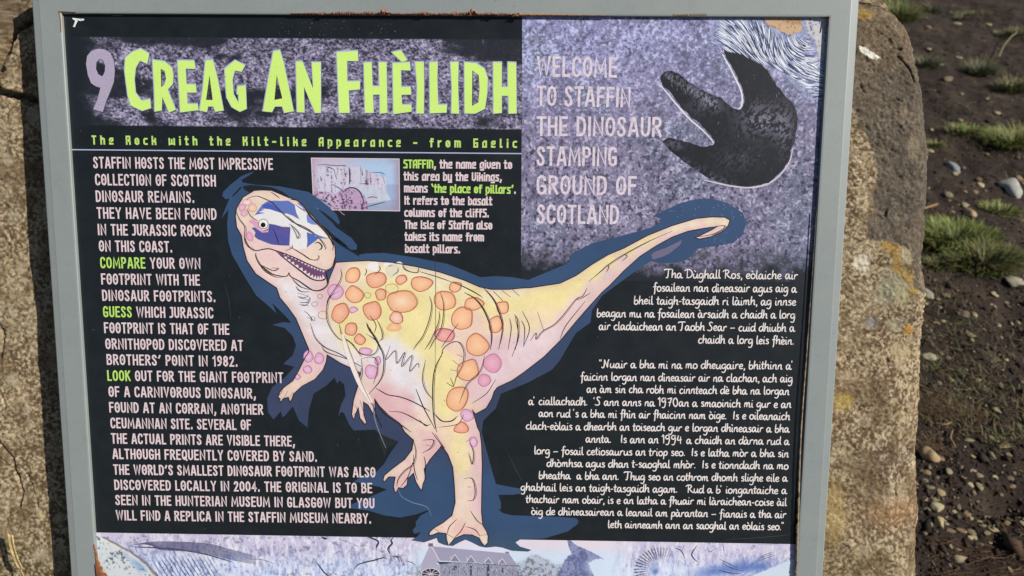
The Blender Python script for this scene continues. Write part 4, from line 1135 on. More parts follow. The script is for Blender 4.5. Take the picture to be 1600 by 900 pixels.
# ------------------------------------------------------------------ the print: the dinosaur
z1 = Z(8.333, 350, 280); z2 = Z(8.333, 370, 370); zb = Z(6.154, 560, 400); zm4 = Z(4, 400, 450); zl4 = Z(4, 400, 675); zt = Z(4, 800, 225); zt3 = Z(4, 800, 450); z64 = Z(4, 400, 225); z54 = Z(4, 0, 225)
HALO = (z54('1600,255') + z64('150,265 330,300 430,370 505,440 525,490 510,512 480,495 500,520 600,590 632,635 628,660 590,662')
        + z64('560,655 640,692 690,684 800,680 1000,710 1200,750 1300,790 1400,832 1500,826 1600,832') + zt('100,850 350,745 380,682 500,620 700,570 870,522 925,490 930,465 880,450 1050,370 1150,345 1250,340 1350,370 1440,430 1467,490 1440,570 1380,620 1250,640 1160,655 1100,720 1040,740 930,746 870,730 750,810 640,890')
        + zt3('560,50 500,140 490,215 400,280 370,330 300,450 250,510 100,590 0,632') + zm4('1530,660 1500,750 1420,830 1410,900')
        + zl4('1450,150 1480,260 1500,325 1600,345') + [(812, 763), (815, 768), (812, 771.5), (800, 773)] + zl4('1515,392 1530,440 1530,485 1512,480 1540,505') + Z(4, 800, 675)('0,520 300,530 400,538 416,552 410,575 350,620 200,665 50,672 22,690 50,715 122,737 100,747 0,742')
        + zl4('1540,722 1500,716 1440,722 1400,715 1350,690 1310,672 1270,690 1230,712 1180,706 1140,690 1130,662 1050,690 970,676 1012,650 1028,628 1020,625 1010,632 985,634 980,610 1000,590 998,560 1030,520 1092,488 1060,492 1000,515 900,534 800,520 700,490 590,476 600,450 700,410 818,360 770,342 612,310 640,290 740,260 800,200 840,130 890,60 800,22 740,-15')
        + zm4('610,890 580,850 550,780 528,775 520,805 518,780 530,735 560,670 550,600 520,578 508,600 490,560 440,610 360,660 330,770 322,872 270,830 230,740 180,800 165,806 155,770 110,822 75,775 70,690 100,620 180,560 240,492 170,475 230,420 250,360 230,300 180,250 100,230 170,213 222,217 170,160 102,95 130,160 90,122 0,45')
        + z54('1530,830 1450,690 1425,600 1420,500 1428,410 1384,466 1398,430 1432,345 1440,340 1410,345 1390,325 1395,300 1440,255 1510,200 1560,180 1590,172 1560,195 1510,225 1515,240 1550,246'))


def halo_paint(x, y):
    n = fbm(x, y, 40, 4, 151)
    c = mix(np.broadcast_to(np.array([55, 80, 116.]), x.shape + (3,)), np.array([60, 70, 100.]), sstep(430, 640, y) * (1 - sstep(690, 760, y)))
    c = mix(c, np.array([66, 86, 108.]), sstep(820, 855, y) * .6)
    return c * (0.93 + .14 * n)[..., None]


a = Art()
a.region(HALO, 7, halo_paint, 5)
gapc = (32, 37, 44)
a.poly(z1('240,95 330,75 480,85 640,110 760,160 830,210 880,262 850,268 760,210 680,170 560,140 480,132 400,150 330,170 270,140'), gapc, 5.5)
a.poly(z1('110,210 160,160 215,95 228,115 165,185 118,228'), gapc, 5.5)
a.poly(z1('1220,385 1300,430 1420,520 1500,600 1600,680 1600,715 1490,630 1380,540 1290,455'), gapc, 5.5)
a.poly(z1('1265,590 1350,650 1420,720 1600,860 1600,890 1500,835 1390,770 1340,715'), gapc, 5.5)
a.poly(z2('1240,10 1330,100 1480,190 1570,245 1600,260 1590,225 1500,180 1420,110 1320,20'), gapc, 5.5)
a.poly(zt('870,690 900,670 960,650 1020,620 1062,600 1050,630 990,680 940,705 880,722'), (112, 106, 134), 5.5)
for p_ in ('1200,370 1235,395', '1225,240 1300,300 1380,360 1450,385'):
    a.ribbon(z1(p_), 1.3, (176, 190, 214), 5.8, taper=.8)
for k in range(14):
    x, y = 505 + k * 2.3, 309 + k * 1.9
    a.ribbon([(x, y), (x + rs.uniform(2, 5), y + rs.uniform(1, 3))], 1.2, (204, 186, 210), 5.9, taper=.5)
for k in range(60):
    x, y = rs.uniform(1025, 1160), rs.uniform(318, 380)
    if in_poly(np.array([x]), np.array([y]), HALO)[0]:
        a.ribbon([(x, y), (x + rs.uniform(.5, 1.6), y + rs.uniform(.3, 1.2))], rs.uniform(.5, 1.1), (150, 170, 196), 6, taper=.3)

BODY = (z54('1590,290') + z64('40,287 100,290 200,332 262,352 330,420 400,500 470,580 495,640 498,700 482,760 462,785 438,800 442,840 447,875 500,740 560,735 700,728 850,740 1000,765 1150,800 1300,850 1400,893')
        + [(768, 452), (795, 452), (815, 450)] + zt('120,897 300,870 400,822 500,752 600,692 700,650 850,570 1000,510 1150,465 1250,455 1330,457 1363,475 1352,510 1310,550 1240,580 1170,594 1146,585 1180,570 1250,535 1285,515 1250,520 1200,527 1100,545 1000,582 900,637 800,702 700,792 610,885')
        + zt3('560,30 470,130 400,210 310,320 260,370 200,430 70,530 0,578') + zm4('1510,620 1490,645 1475,690 1440,750 1372,787 1352,760 1385,870 1400,900')
        + zl4('1410,70 1415,200 1412,350 1410,500 1418,580 1442,620 1452,650 1447,690 1430,712 1410,692 1395,662 1350,642 1300,640 1240,665 1225,686 1202,706 1190,670 1188,634 1140,627 1110,640 1082,647 1085,625 1110,600 1170,565 1225,520 1245,440 1240,330 1230,220 1200,140 1160,82 1150,100 1090,170 1052,230 1060,290 1046,320 1036,365 1020,345 1000,310 985,257 950,290 945,330 920,352 892,347 882,368 870,380 860,340 870,280 830,280 802,312 794,300 803,270 850,230 930,170 975,110 985,50 930,0')
        + zm4('900,845 830,795 770,735 742,690 745,740 747,800 735,790 700,730 672,712 675,790 692,840 682,852 650,812 640,745 622,790 612,822 598,792 610,700 640,600 655,532 600,502 530,470 446,418 440,460 420,512 370,570 290,612 236,662 226,692 215,712 202,682 170,692 155,716 150,690 138,682 150,650 175,620 230,580 265,520 310,430 330,402 330,380 250,190 200,120 150,60 130,0')
        + z54('1600,812 1545,730 1520,640 1510,572 1480,520 1472,450 1480,400 1520,332'))
CTRL = []
def cp(col, s):
    for q in s.split():
        x, y = q.split(','); CTRL.append((float(x), float(y), *col))
Yc, YLc, PKc, LVc, CRc, PMc = (243, 227, 158), (241, 229, 190), (228, 192, 202), (231, 226, 238), (239, 216, 198), (238, 202, 198)
cp(CRc, '385,330 420,300 400,300 470,320 510,380 518,410 480,412 375,345 440,300 500,345 383,395')
cp((236, 200, 202), '388,365 395,385 410,405 430,400 460,412 490,425 505,437')
cp((238, 208, 204), '405,425 420,418 435,425 450,432 400,410 420,440')
cp(LVc, '445,445 460,455 475,470 482,492 500,515 520,538 540,558 560,572 600,560 630,590 650,612 610,545 575,565 655,630 625,575 640,565 480,480')
cp((228, 206, 206), '436,460 450,482 468,505 478,535 492,548 505,560')
cp((228, 190, 202), '525,425 520,450 512,455 505,475')
cp((238, 214, 176), '527,465 520,485 536,430')
cp(Yc, '580,470 620,455 650,475 700,480 640,520 600,510 690,500 660,530 540,510 540,530 570,540 600,480 760,480 745,455 790,470 820,470 850,465 700,570 690,600 695,640 690,620 680,580 670,545 690,550 705,600 660,500')
cp(YLc, '560,422 600,414 660,422 720,442 760,460 690,432 630,417 785,455 810,452')
cp((236, 202, 190), '720,500 700,540 730,560 710,520 745,500')
cp(PKc, '750,600 760,570 770,540 785,540 740,560 738,610 745,590 790,560 760,625')
cp((230, 206, 218), '800,560 780,590 820,540 850,535 830,560 870,525 770,605')
cp((240, 216, 176), '770,505 800,505 830,500 860,490')
cp((232, 205, 200), '572,570 568,600 562,630 580,640 555,640 590,580')
cp((230, 190, 200), '490,560 475,575 505,565')
cp((235, 208, 192), '470,598 450,612 440,620 480,595')
cp((230, 180, 190), '590,625 605,640 640,650 660,690 625,650 676,690 680,705 600,618 640,625')
cp(CRc, '640,665 655,690 645,705 630,725 610,738 655,735 660,755 670,660 660,640')
cp((235, 190, 192), '640,730 632,752 670,715')
cp((240, 212, 184), '700,680 730,640 705,665 745,650')
cp((242, 224, 168), '712,672 715,700 722,725 715,685')
cp(CRc, '725,760 720,800 700,820 690,828 750,840 704,838 725,785 735,815')
cp((230, 192, 200), '746,690 748,730 748,770 745,790 740,670')
cp((238, 190, 186), '715,828 725,825 690,832 740,832')
cp(Yc, '880,452 900,440 930,422 950,404 980,390 1000,378 1020,368 870,470')
cp((232, 200, 206), '880,500 900,480 925,455 950,430 975,408 1000,392 1030,377 1050,370')
cp(YLc, '1050,356 1080,346 1110,344 1135,347')
cp((238, 206, 202), '1075,358 1095,355 1110,363 1125,358')
CTRL = np.array(CTRL)


def body_paint(x, y):
    num = np.zeros(x.shape + (3,)); den = np.zeros(x.shape)
    for q in CTRL:
        w = 1.0 / ((x - q[0]) ** 2 + (y - q[1]) ** 2 + 60.0) ** 2
        num += w[..., None] * q[2:5]; den += w
    c = num / den[..., None]
    n = fbm(x, y, 14, 4, 161, .6)
    B = np.array(BODY); d = np.full(x.shape, 1e3)
    for p, q in zip(B, np.roll(B, -1, 0)):
        e = q - p; t = np.clip(((x - p[0]) * e[0] + (y - p[1]) * e[1]) / (e @ e + 1e-9), 0, 1)
        d = np.minimum(d, np.hypot(x - p[0] - t * e[0], y - p[1] - t * e[1]))
    gr = c.mean(-1, keepdims=True); c = gr + (c - gr) * .86 + np.array([2, 1, -2.])
    c = mix(c, np.array([214, 178, 176.]), .55 * np.exp(-d / 5.0))
    return c * (0.955 + .09 * n)[..., None]


a.region(BODY, 3.2, body_paint, 7)
INK = (40, 30, 34)


def blob_poly(cx, cy, rx, ry, seed, n=7, irr=.17, rot=0.0):
    r2 = random.Random(seed); p = []
    for k in range(n):
        t = 2 * math.pi * k / n + r2.uniform(-.15, .15) + rot
        q = 1 + r2.uniform(-irr, irr)
        p.append((cx + rx * q * math.cos(t), cy + ry * q * math.sin(t)))
    return smooth_path(p, True, 3)


def spot(cx, cy, rx, ry, col, seed, edge=(186, 104, 80), mid=None, ew=1.25):
    p = blob_poly(cx, cy, rx, ry, seed)
    n = len(p); inner = p * .62 + np.array([cx, cy]) * .38
    pts = np.vstack([p, inner, [[cx, cy]]])
    midc = np.array(mid if mid is not None else np.minimum(np.array(col) + np.array([6, 22, 26]), 255))
    colr = np.vstack([np.tile(lin(np.array(col) * .97), (n, 1)), np.tile(lin(.7 * np.array(col) + .3 * midc), (n, 1)), [lin(midc)]])
    f = [(i, (i + 1) % n, n + (i + 1) % n, n + i) for i in range(n)] + [(n + i, n + (i + 1) % n, 2 * n) for i in range(n)]
    hz = 8 + (seed % 17) * .03
    a.add(px2uv(pts), hz, colr, f)
    a.ribbon(p, ew, edge, hz + .6, closed=True)
    a.ribbon((p - [cx, cy]) * 1.04 + [cx + .7, cy - .5], ew * .5, edge, hz + .55, closed=True)


O1, O2, P1 = (243, 184, 142), (240, 174, 142), (226, 174, 202)
for i, (x, y, rx, ry, c) in enumerate([(551, 431, 12.5, 12, O1), (589, 437, 15, 12.5, O2), (627, 437, 8, 7, O2), (659, 443, 15.5, 12.5, O1), (711, 449, 10.5, 8, O1), (554, 461, 13, 13, O1), (595, 460, 8.5, 8, (238, 176, 140)), (531, 489, 13, 15, O2), (581, 486, 13, 14, O2),
                                       (549, 514, 10, 11, O2), (562, 531, 8.5, 8.5, O2), (694, 470, 16, 14, O1), (740, 475, 14, 11, O1), (722, 498, 17, 18, O1), (785, 481, 9.5, 10, O1), (774, 508, 9.5, 14, O1), (747, 539, 16.5, 16.5, O1), (732, 579, 17, 17, O1), (715, 622, 18, 18, O1), (721, 668, 11, 9, (236, 164, 140))]):
    spot(x, y, rx, ry, c, 200 + i)
spot(626, 471, 22.5, 16, O1, 231, mid=(250, 222, 196)); spot(619, 496, 10.5, 10, (240, 190, 168), 232, mid=(248, 214, 200)); spot(616, 511, 11, 6, (240, 186, 140), 229, edge=(232, 172, 128), ew=.6)
spot(694, 524, 15, 10.5, (234, 158, 150), 233, edge=(170, 92, 120))
for i, (x, y, rx, ry) in enumerate([(524, 457, 11, 11), (552, 484, 6, 5), (571, 549, 10, 6), (769, 566, 13, 15), (757, 594, 9, 9), (730, 649, 10, 9), (481, 557, 8, 9), (499, 561, 7, 9), (481, 577, 6, 6), (465, 589, 4, 4), (580, 581, 10.5, 10.5), (590, 564, 5, 6), (740, 690, 6, 8)]):
    spot(x, y, rx, ry, P1 if i not in (3, 4) else (228, 160, 182), 260 + i, edge=(188, 112, 164), ew=.9)
for i, (x, y, r) in enumerate([(500, 463, 4), (492, 475, 4), (505, 492, 8), (612, 451, 9), (575, 461, 5), (489, 498, 3.5)]):
    a.ribbon(blob_poly(x, y, r, r * .9, 300 + i, 7), .7, (150, 120, 90), 8.9, closed=True)
for x, y, rx, ry, c in ((583, 417, 9, 8, (240, 234, 234)), (607, 413, 8, 4, (238, 234, 230)), (613, 423, 11, 9, (226, 220, 196)), (625, 413, 6, 4, (228, 222, 206))):
    a.poly(blob_poly(x, y, rx, ry, int(x)), c, 9.2)
# painted face
a.poly(z1('385,490 440,420 520,392 640,385 760,430 860,470 960,520 930,420 925,340 1000,330 1050,400 1080,470 1095,565 1200,600 1290,680 1360,755 1240,765 1080,690 1085,860 1070,900 900,920 862,860 866,615 700,600 580,575 450,545'), (234, 232, 234), 8)
BL1, BL2 = (98, 120, 190), (82, 88, 158)
a.poly(z1('400,470 450,400 500,330 560,290 640,278 740,282 840,278 920,330 930,380 945,440 985,522 900,475 820,445 780,450 700,425 620,395 540,382 480,390 530,400 450,425 540,440 440,458'), BL1, 8.3)
a.poly(z1('500,340 580,310 640,340 720,400 760,440 700,425 600,392 520,380'), (74, 96, 184), 8.4)
a.poly(z1('1078,455 1130,480 1200,550 1230,592 1150,590 1085,560 1078,500'), (118, 140, 206), 8.3)
a.poly(z1('955,295 1010,320 1040,370 1075,425 1040,400 1015,360 980,340'), (118, 140, 206), 8.35)
a.poly(z1('360,632 400,628 450,650 520,670 580,640 590,580 660,590 760,620 866,625 852,865 740,862 620,850 520,812 440,780 398,745 412,690 385,660'), BL2, 8.3)
a.poly(z1('600,690 640,660 720,640 840,640 840,760 700,720'), (96, 88, 160), 8.4)
a.poly(z1('1078,690 1160,715 1235,765 1200,800 1130,850 1078,892 1088,800'), (84, 108, 190), 8.3)
a.poly(z1('1160,700 1250,735 1362,772 1260,770'), (112, 124, 180), 8.35)
a.poly(z1('380,520 450,560 460,640 520,680 585,655 575,690 500,695 430,650 370,580 330,560 340,530'), (226, 164, 190), 8.45)
for x, y, rx, ry, c in ((235, 370, 45, 45, (228, 170, 188)), (260, 440, 45, 40, (230, 172, 186)), (335, 745, 48, 60, (230, 164, 192)), (370, 375, 50, 55, (242, 196, 168)), (300, 300, 60, 40, (238, 206, 204))):
    spot(350 + x / 8.333, 280 + y / 8.333, rx / 8.333, ry / 8.333, c, int(x) + 400, edge=(206, 150, 170), ew=.5)
ecx, ecy = 350 + 514 / 8.333, 280 + 582 / 8.333
circ = lambda cx, cy, r, n=20: [(cx + r * math.cos(2 * math.pi * k / n), cy + r * math.sin(2 * math.pi * k / n)) for k in range(n)]
a.poly(circ(ecx, ecy, 7.6), (242, 240, 236), 9.4); a.ribbon(circ(ecx, ecy, 7.6), .9, (80, 60, 80), 9.5, closed=True)
a.poly(circ(ecx - .4, ecy + 1.6, 3.9), (24, 24, 30), 9.6)
# mouth
a.poly(z2('520,180 620,212 760,272 900,343 1030,400 1120,435 1168,442 1168,510 1135,552 1060,558 960,522 850,443 720,347 610,262'), (116, 76, 112), 8.5)
up_ = smooth_path(z2('600,210 760,275 900,345 1030,402 1150,440'), n=6); lo_ = smooth_path(z2('610,262 720,347 850,443 960,522 1060,556 1150,540'), n=6)
def along(p, k, n):
    t = np.linspace(0, len(p) - 1, n + 1); return np.array([np.interp(t[k], range(len(p)), p[:, i]) for i in (0, 1)]), np.array([np.interp(t[k + 1], range(len(p)), p[:, i]) for i in (0, 1)])
for k in range(12):
    b0, b1 = along(lo_, k, 12); nrm = np.array([b1[1] - b0[1], -(b1[0] - b0[0])]); nrm /= np.hypot(*nrm)
    a.poly([tuple(b0), tuple(b1), tuple((b0 + b1) / 2 + nrm * (3.4 + k * .28))], (232, 224, 228), 8.8)
for k in range(13):
    b0, b1 = along(up_, k, 13); nrm = np.array([-(b1[1] - b0[1]), b1[0] - b0[0]]); nrm /= np.hypot(*nrm)
    a.poly([tuple(b0), tuple(b1), tuple((b0 + b1) / 2 + nrm * (2.4 + k * .12))], (226, 214, 222), 8.9)
# ink
a.ribbon(BODY, 1.5, (50, 36, 40), 9.8, closed=True)
def ink(zf, strs, w=1.0, col=INK, h=10.2):
    for i, s_ in enumerate(strs.split(';')):
        a.ribbon(smooth_path(zf(s_.strip()), n=4), w * 1.4, col, h + .015 * i, taper=.6)
        p = smooth_path(zf(s_.strip()), n=4)
        if len(p) > 9:                         # the loose second pass of the pen
            t = np.linspace(0, 3.14, len(p))[:, None]
            a.ribbon((p + np.sin(t) * np.array([1.9, 1.0]) + np.array([.4, -.6]))[1:-1], w * .75, (112, 84, 84), h - .3 + .01 * i, taper=.7)
ink(z2, '110,20 130,80 180,150 250,180 330,165 420,155 510,180 600,210 740,265 900,340 1040,400 1130,430 1200,425 1260,370 1285,290 1290,200;510,185 600,265 720,360 850,460 960,540 1060,570 1130,560 1165,520 1170,450;250,210 250,260 300,360 380,430 480,490 640,515 680,465;680,460 700,515 800,570 900,640 980,690 1060,700 1140,665 1185,610 1190,560 1170,470', 1.25)
ink(z2, '300,360 340,420 400,470 500,520 600,525;300,360 400,410 480,440 540,410 450,405;720,540 760,590 830,650 950,690;770,640 800,690 860,715 950,715;800,770 870,795 940,770;820,850 900,855 940,830 955,780;840,890 900,890 950,850;1355,420 1365,500 1330,600 1250,720 1190,810 1170,900;1060,0 1110,60 1150,130 1160,170;1190,0 1240,60 1260,110 1245,180;690,130 760,170 860,230 950,290 1040,300 1068,262 1060,240;720,100 725,140 640,180;190,130 240,180', .8)
a.ribbon(smooth_path(z2('1015,85 1060,72 1095,95 1112,130 1095,160 1070,168'), n=4), 2.2, (44, 36, 42), 10.3, taper=.7)
ink(z1, '290,280 330,240 430,220 540,260 620,300 700,380 790,470 900,560 1020,610 1140,680 1230,760 1300,850;830,480 950,590 1080,660 1190,730;300,380 350,480 440,540;850,580 920,640 980,720 960,770 930,700 880,610;160,420 200,520 260,600 275,650 270,780 300,860 340,900;610,165 680,210 730,250;930,330 1000,380 1060,420;640,640 690,760 715,860', .85)
ink(z1, '870,262 960,280 1040,350 1090,430 1130,490 1200,560 1290,650 1380,770 1430,880', 1.5)
ink(zb, '420,60 450,130 560,160 580,110;590,150 760,200 900,250;900,250 1000,290 1100,340 1200,400;685,385 705,480 680,620 620,770 560,850 530,900;790,350 820,480 800,680 720,820 680,900;780,530 770,640 700,800 640,900;960,650 880,760 800,880;180,610 225,720 230,790 200,820;110,570 170,660 155,740;380,110 380,150 330,185;200,90 210,130 160,180;60,190 80,150 70,120;1380,330 1465,395;1480,320 1550,385;1500,560 1530,620 1535,760 1510,900;1570,620 1600,700 1590,860;1455,600 1470,700 1440,900', .9)
ink(zb, '1200,300 1300,420 1360,560 1385,700 1350,900;1020,350 1120,410 1200,510 1260,650 1280,780 1270,900;1300,340 1390,430;80,640 100,700 170,800 215,900', 1.3)
ink(zm4, '260,30 330,50;265,60 335,75;270,100 330,110;300,140 335,170;320,180 370,205;315,150 350,190 345,205;520,20 460,60 440,160 460,240 510,310 560,335;520,220 540,300 600,350 660,430;340,220 370,310 430,370 520,410 655,490;410,360 440,400 560,440 660,490;600,340 640,400 700,420 750,400 760,340 690,285;665,440 720,430 750,445 760,500 735,600;660,440 665,540 640,610;840,360 810,450 870,390 880,470 930,400 910,490 975,420 960,520 1010,470 1020,500;1160,430 1170,380 1220,340 1270,340 1300,400 1290,480 1250,560 1240,610;1255,415 1295,430;1230,450 1280,490;1215,510 1270,520;1190,590 1235,615 1215,560;1060,450 1040,560 1060,640 1110,700;1430,420 1400,520 1320,600 1270,720;1500,570 1440,660 1350,720;1300,790 1260,850 1140,870;830,770 920,780 1050,850 1080,860;1020,820 1060,860 1090,850;620,730 650,790;650,700 672,770;600,800 625,780;130,690 170,640;170,700 200,640;205,690 235,650', .8)
ink(zm4, '700,230 740,310 790,400 800,480 780,570 700,670;750,625 820,665 900,680 980,710 1090,770;1000,630 1050,750 1120,880;1170,400 1120,500 1105,620 1110,800 1130,900;1110,780 1160,830 1220,830 1260,800;740,700 800,780 870,830 970,900;660,500 640,600 610,700', 1.15)
ink(zl4, '985,50 1000,130 980,200 930,240 890,290 880,340;980,190 950,280 905,340;985,140 990,230 1010,300;1050,150 1060,200 1055,300;1040,50 1110,50 1090,100 1040,130;1060,80 1090,85;1335,60 1360,130 1350,200 1330,130;1300,290 1350,290 1370,360 1360,420 1320,430;1320,340 1345,345;1310,60 1350,40;1255,545 1210,590 1195,635;1310,565 1280,620 1240,660;1315,590 1370,610 1400,650;1340,490 1380,550 1420,580;1110,600 1140,620;1190,635 1235,660;1395,645 1450,640;1100,0 1160,80 1200,140;1120,10 1180,100', .95)
ink(zt, '480,860 560,790 600,755 700,690 850,610 1000,545;600,755 605,770 590,800;700,690 720,700 690,730;1160,580 1250,565 1320,530 1325,510 1270,515', .9)
ink(zt3, '200,270 160,150;0,430 40,300 20,180;70,370 110,250 65,145;115,330 150,280 150,320 190,270 260,230 320,170 400,70 440,50 470,0;300,320 340,230 460,80;400,75 440,60 490,30', .85)
for s_ in ('1085,640 1120,610 1140,625', '1192,640 1232,662 1220,685 1203,704', '1398,655 1446,648 1446,690 1428,708'):
    a.poly(zl4(s_), (234, 214, 196), 9.9)
a.build('dinosaur_picture', PRINT, panel)

# wear on the face of the board
a = Art()
a.ribbon(smooth_path([(536, 522), (541, 545), (551, 572), (563, 600), (574, 618), (580, 629)], n=5), 8.0, (240, 230, 224), 11, taper=.35)
a.ribbon(smooth_path([(538, 524), (546, 546), (556, 574), (567, 602), (579, 627)], n=5), 1.4, (150, 122, 112), 11.2, taper=.4)
a.ribbon(smooth_path([(579, 628), (584, 636), (585, 650), (590, 668), (603, 700)], n=5), 2.2, (120, 128, 136), 11.1, taper=.6)
a.ribbon(smooth_path([(583, 630), (587, 645), (597, 668)], n=4), 1.2, (30, 32, 36), 11.3, taper=.4)
a.ribbon(smooth_path([(622, 764), (628, 776), (645, 785), (660, 789), (669, 794), (674, 806)], n=5), 1.2, (128, 146, 172), 11, taper=.6)
a.poly([(590, 684), (600, 676), (616, 680), (620, 692), (606, 700), (601, 715)], (40, 42, 44), 4.8)
for s_ in ('452,112 485,116 505,118 528,118 526,128 505,132 490,128 478,150 470,170 458,168 466,148 472,130 458,122',):
    a.poly(Z(4, 0, 0)(s_), (236, 236, 234), 11)
a.ribbon(Z(4, 0, 0)('480,122 492,130'), .8, (60, 64, 70), 11.2); a.ribbon(Z(4, 0, 0)('505,120 512,128'), .8, (70, 74, 80), 11.2)
a.ribbon(smooth_path(Z(4, 0, 0)('700,95 735,100 768,96'), n=3), 1.2, (120, 108, 88), 11, taper=.6)
for i in range(230):
    x, y = rs.uniform(110, 1240), rs.uniform(30, 826)
    if rs.random() < .3: x, y = rs.uniform(430, 620), rs.uniform(32, 56)
    L = rs.choice([.8, 1.2, 1.6, 2.4, 3.5]); t = rs.uniform(0, 3.14)
    c = rs.uniform(60, 118)
    a.ribbon([(x, y), (x + L * math.cos(t), y + L * math.sin(t))], rs.uniform(.5, .9), (c, c * 1.03, c * 1.06), 10.6 + .002 * i, taper=.3)
for p_ in ([(1130, 843), (1180, 840), (1225, 836), (1236, 832)], [(350, 440), (358, 470), (361, 500)], [(564, 690), (565, 720)], [(679, 395), (681, 440), (680, 600)], [(752, 412), (775, 390)], [(1215, 480), (1240, 476)], [(735, 400), (790, 438)], [(700, 300), (740, 345)],
           [(1245, 512), (1258, 508)], [(130, 570), (150, 566)], [(790, 700), (810, 742), (818, 750)]):
    a.ribbon(smooth_path(p_, n=5), .7, (74, 78, 84), 11.1, taper=.8)
a.ribbon([(830, 69), (836, 66), (845, 64), (850, 60)], 1.0, (176, 170, 160), 11, taper=.6); a.ribbon(smooth_path([(932, 72), (940, 68), (950, 65), (964, 60)], n=3), 2.0, (120, 116, 126), 11, taper=.6)
a.build('wear', PRINT, panel)

# ------------------------------------------------------------------ stones on the soil
PEB = vc_mat('pebble', 0.85, 120, 0.7, 1.2, bmp=0.4)


def stone_mesh(name, seed, rough=.3, sub=2, tint=(150, 142, 128), k=0.6):
    import bmesh
    bm = bmesh.new(); bmesh.ops.create_icosphere(bm, subdivisions=sub, radius=1)
    r2 = np.random.default_rng(seed); dirs = r2.normal(size=(9, 3)); amp = r2.uniform(-rough, rough, 9)
    cuts = r2.normal(size=(8, 3)); cuts /= np.linalg.norm(cuts, axis=1)[:, None]; cd = r2.uniform(.5, .85, 8)
    for v in bm.verts:
        p = np.array(v.co); q = p * (1 + sum(a_ * math.sin(2.2 * float(d_ @ p) + i) for i, (d_, a_) in enumerate(zip(dirs, amp))) * .35)
        for n_, d_ in zip(cuts, cd):
            e = float(q @ n_) - d_
            if e > 0: q = q - n_ * e * .85
        v.co = q
    me = bpy.data.meshes.new(name); bm.to_mesh(me)
    for f_ in me.polygons: f_.use_smooth = True
    n = len(bm.verts); bm.free()
    at = me.color_attributes.new('Col', 'FLOAT_COLOR', 'POINT')
    c = np.ones((n, 4), np.float32); c[:, :3] = lin(np.array(tint), k) * r2.uniform(.85, 1.12, (n, 1))
    at.data.foreach_set('color', c.ravel())
    me.materials.append(PEB)
    return me


TINTS = [(178, 160, 122), (152, 136, 106), (190, 174, 134), (128, 112, 88), (156, 130, 98), (160, 146, 116)]
PM = [stone_mesh('pebble', 500 + i, tint=TINTS[i % 6]) for i in range(12)]


def put_stone(name, px, py, w, h, me, flat=.45, rot=None):
    p, s = on_ground(px, py)
    o = link(bpy.data.objects.new(name, me))
    wm = w * s / 2
    dep = math.degrees(math.atan2(CAM[2], np.hypot(p[0] - CAM[0], p[1] - CAM[1])))
    ym = min(max(h * s / 2 / max(.35, math.sin(math.radians(dep))), wm * .5), wm * 1.4)
    zm_ = flat * min(wm, ym)
    o.location = (p[0], p[1], p[2] + zm_ * .15)
    o.scale = (wm, ym, zm_)
    o.rotation_euler = (random.uniform(-.15, .15), random.uniform(-.15, .15), rot if rot is not None else random.uniform(-.5, .5))
    return o


BIG = [(1578, 296, 30, 27, (186, 186, 176), 'whitish notched stone, biggest of the stones on the soil', .8), (1490, 264, 19, 14, (150, 154, 154), 'flat bluish grey stone lying on bare soil above the big grass tuft', .5), (1589, 437, 30, 11, (176, 168, 148), 'long pale slab of stone just below the straw coloured grass', .4),
       (1452, 706, 23, 19, (190, 164, 122), 'tan wedge shaped stone standing against the boulder edge', .9), (1514, 339, 17, 16, (188, 156, 124), 'pinkish tan stone at the back of the big green grass tuft', .7), (1490, 552, 0, 0, None, '', 0),
       (1458, 552, 21, 10, (190, 182, 150), 'cream stone alone on bare soil with a greenish lower edge', .5), (1467, 788, 21, 13, (196, 184, 146), 'largest cream pebble of the pebble bed beside the boulder', .5), (1471, 813, 17, 13, (192, 176, 132), 'rounded yellowish pebble low in the pebble bed', .6), (1449, 450, 17, 13, (176, 170, 152), 'grey white stone touching the boulder under the grass', .6)]
for i, (x, y, w, h, c, lab, fl) in enumerate(BIG):
    if not lab: continue
    o = put_stone('stone', x, y, w, h, stone_mesh('stone', 700 + i, .3, 3, c), fl, 0.0)
    tag(o, lab, 'stone')
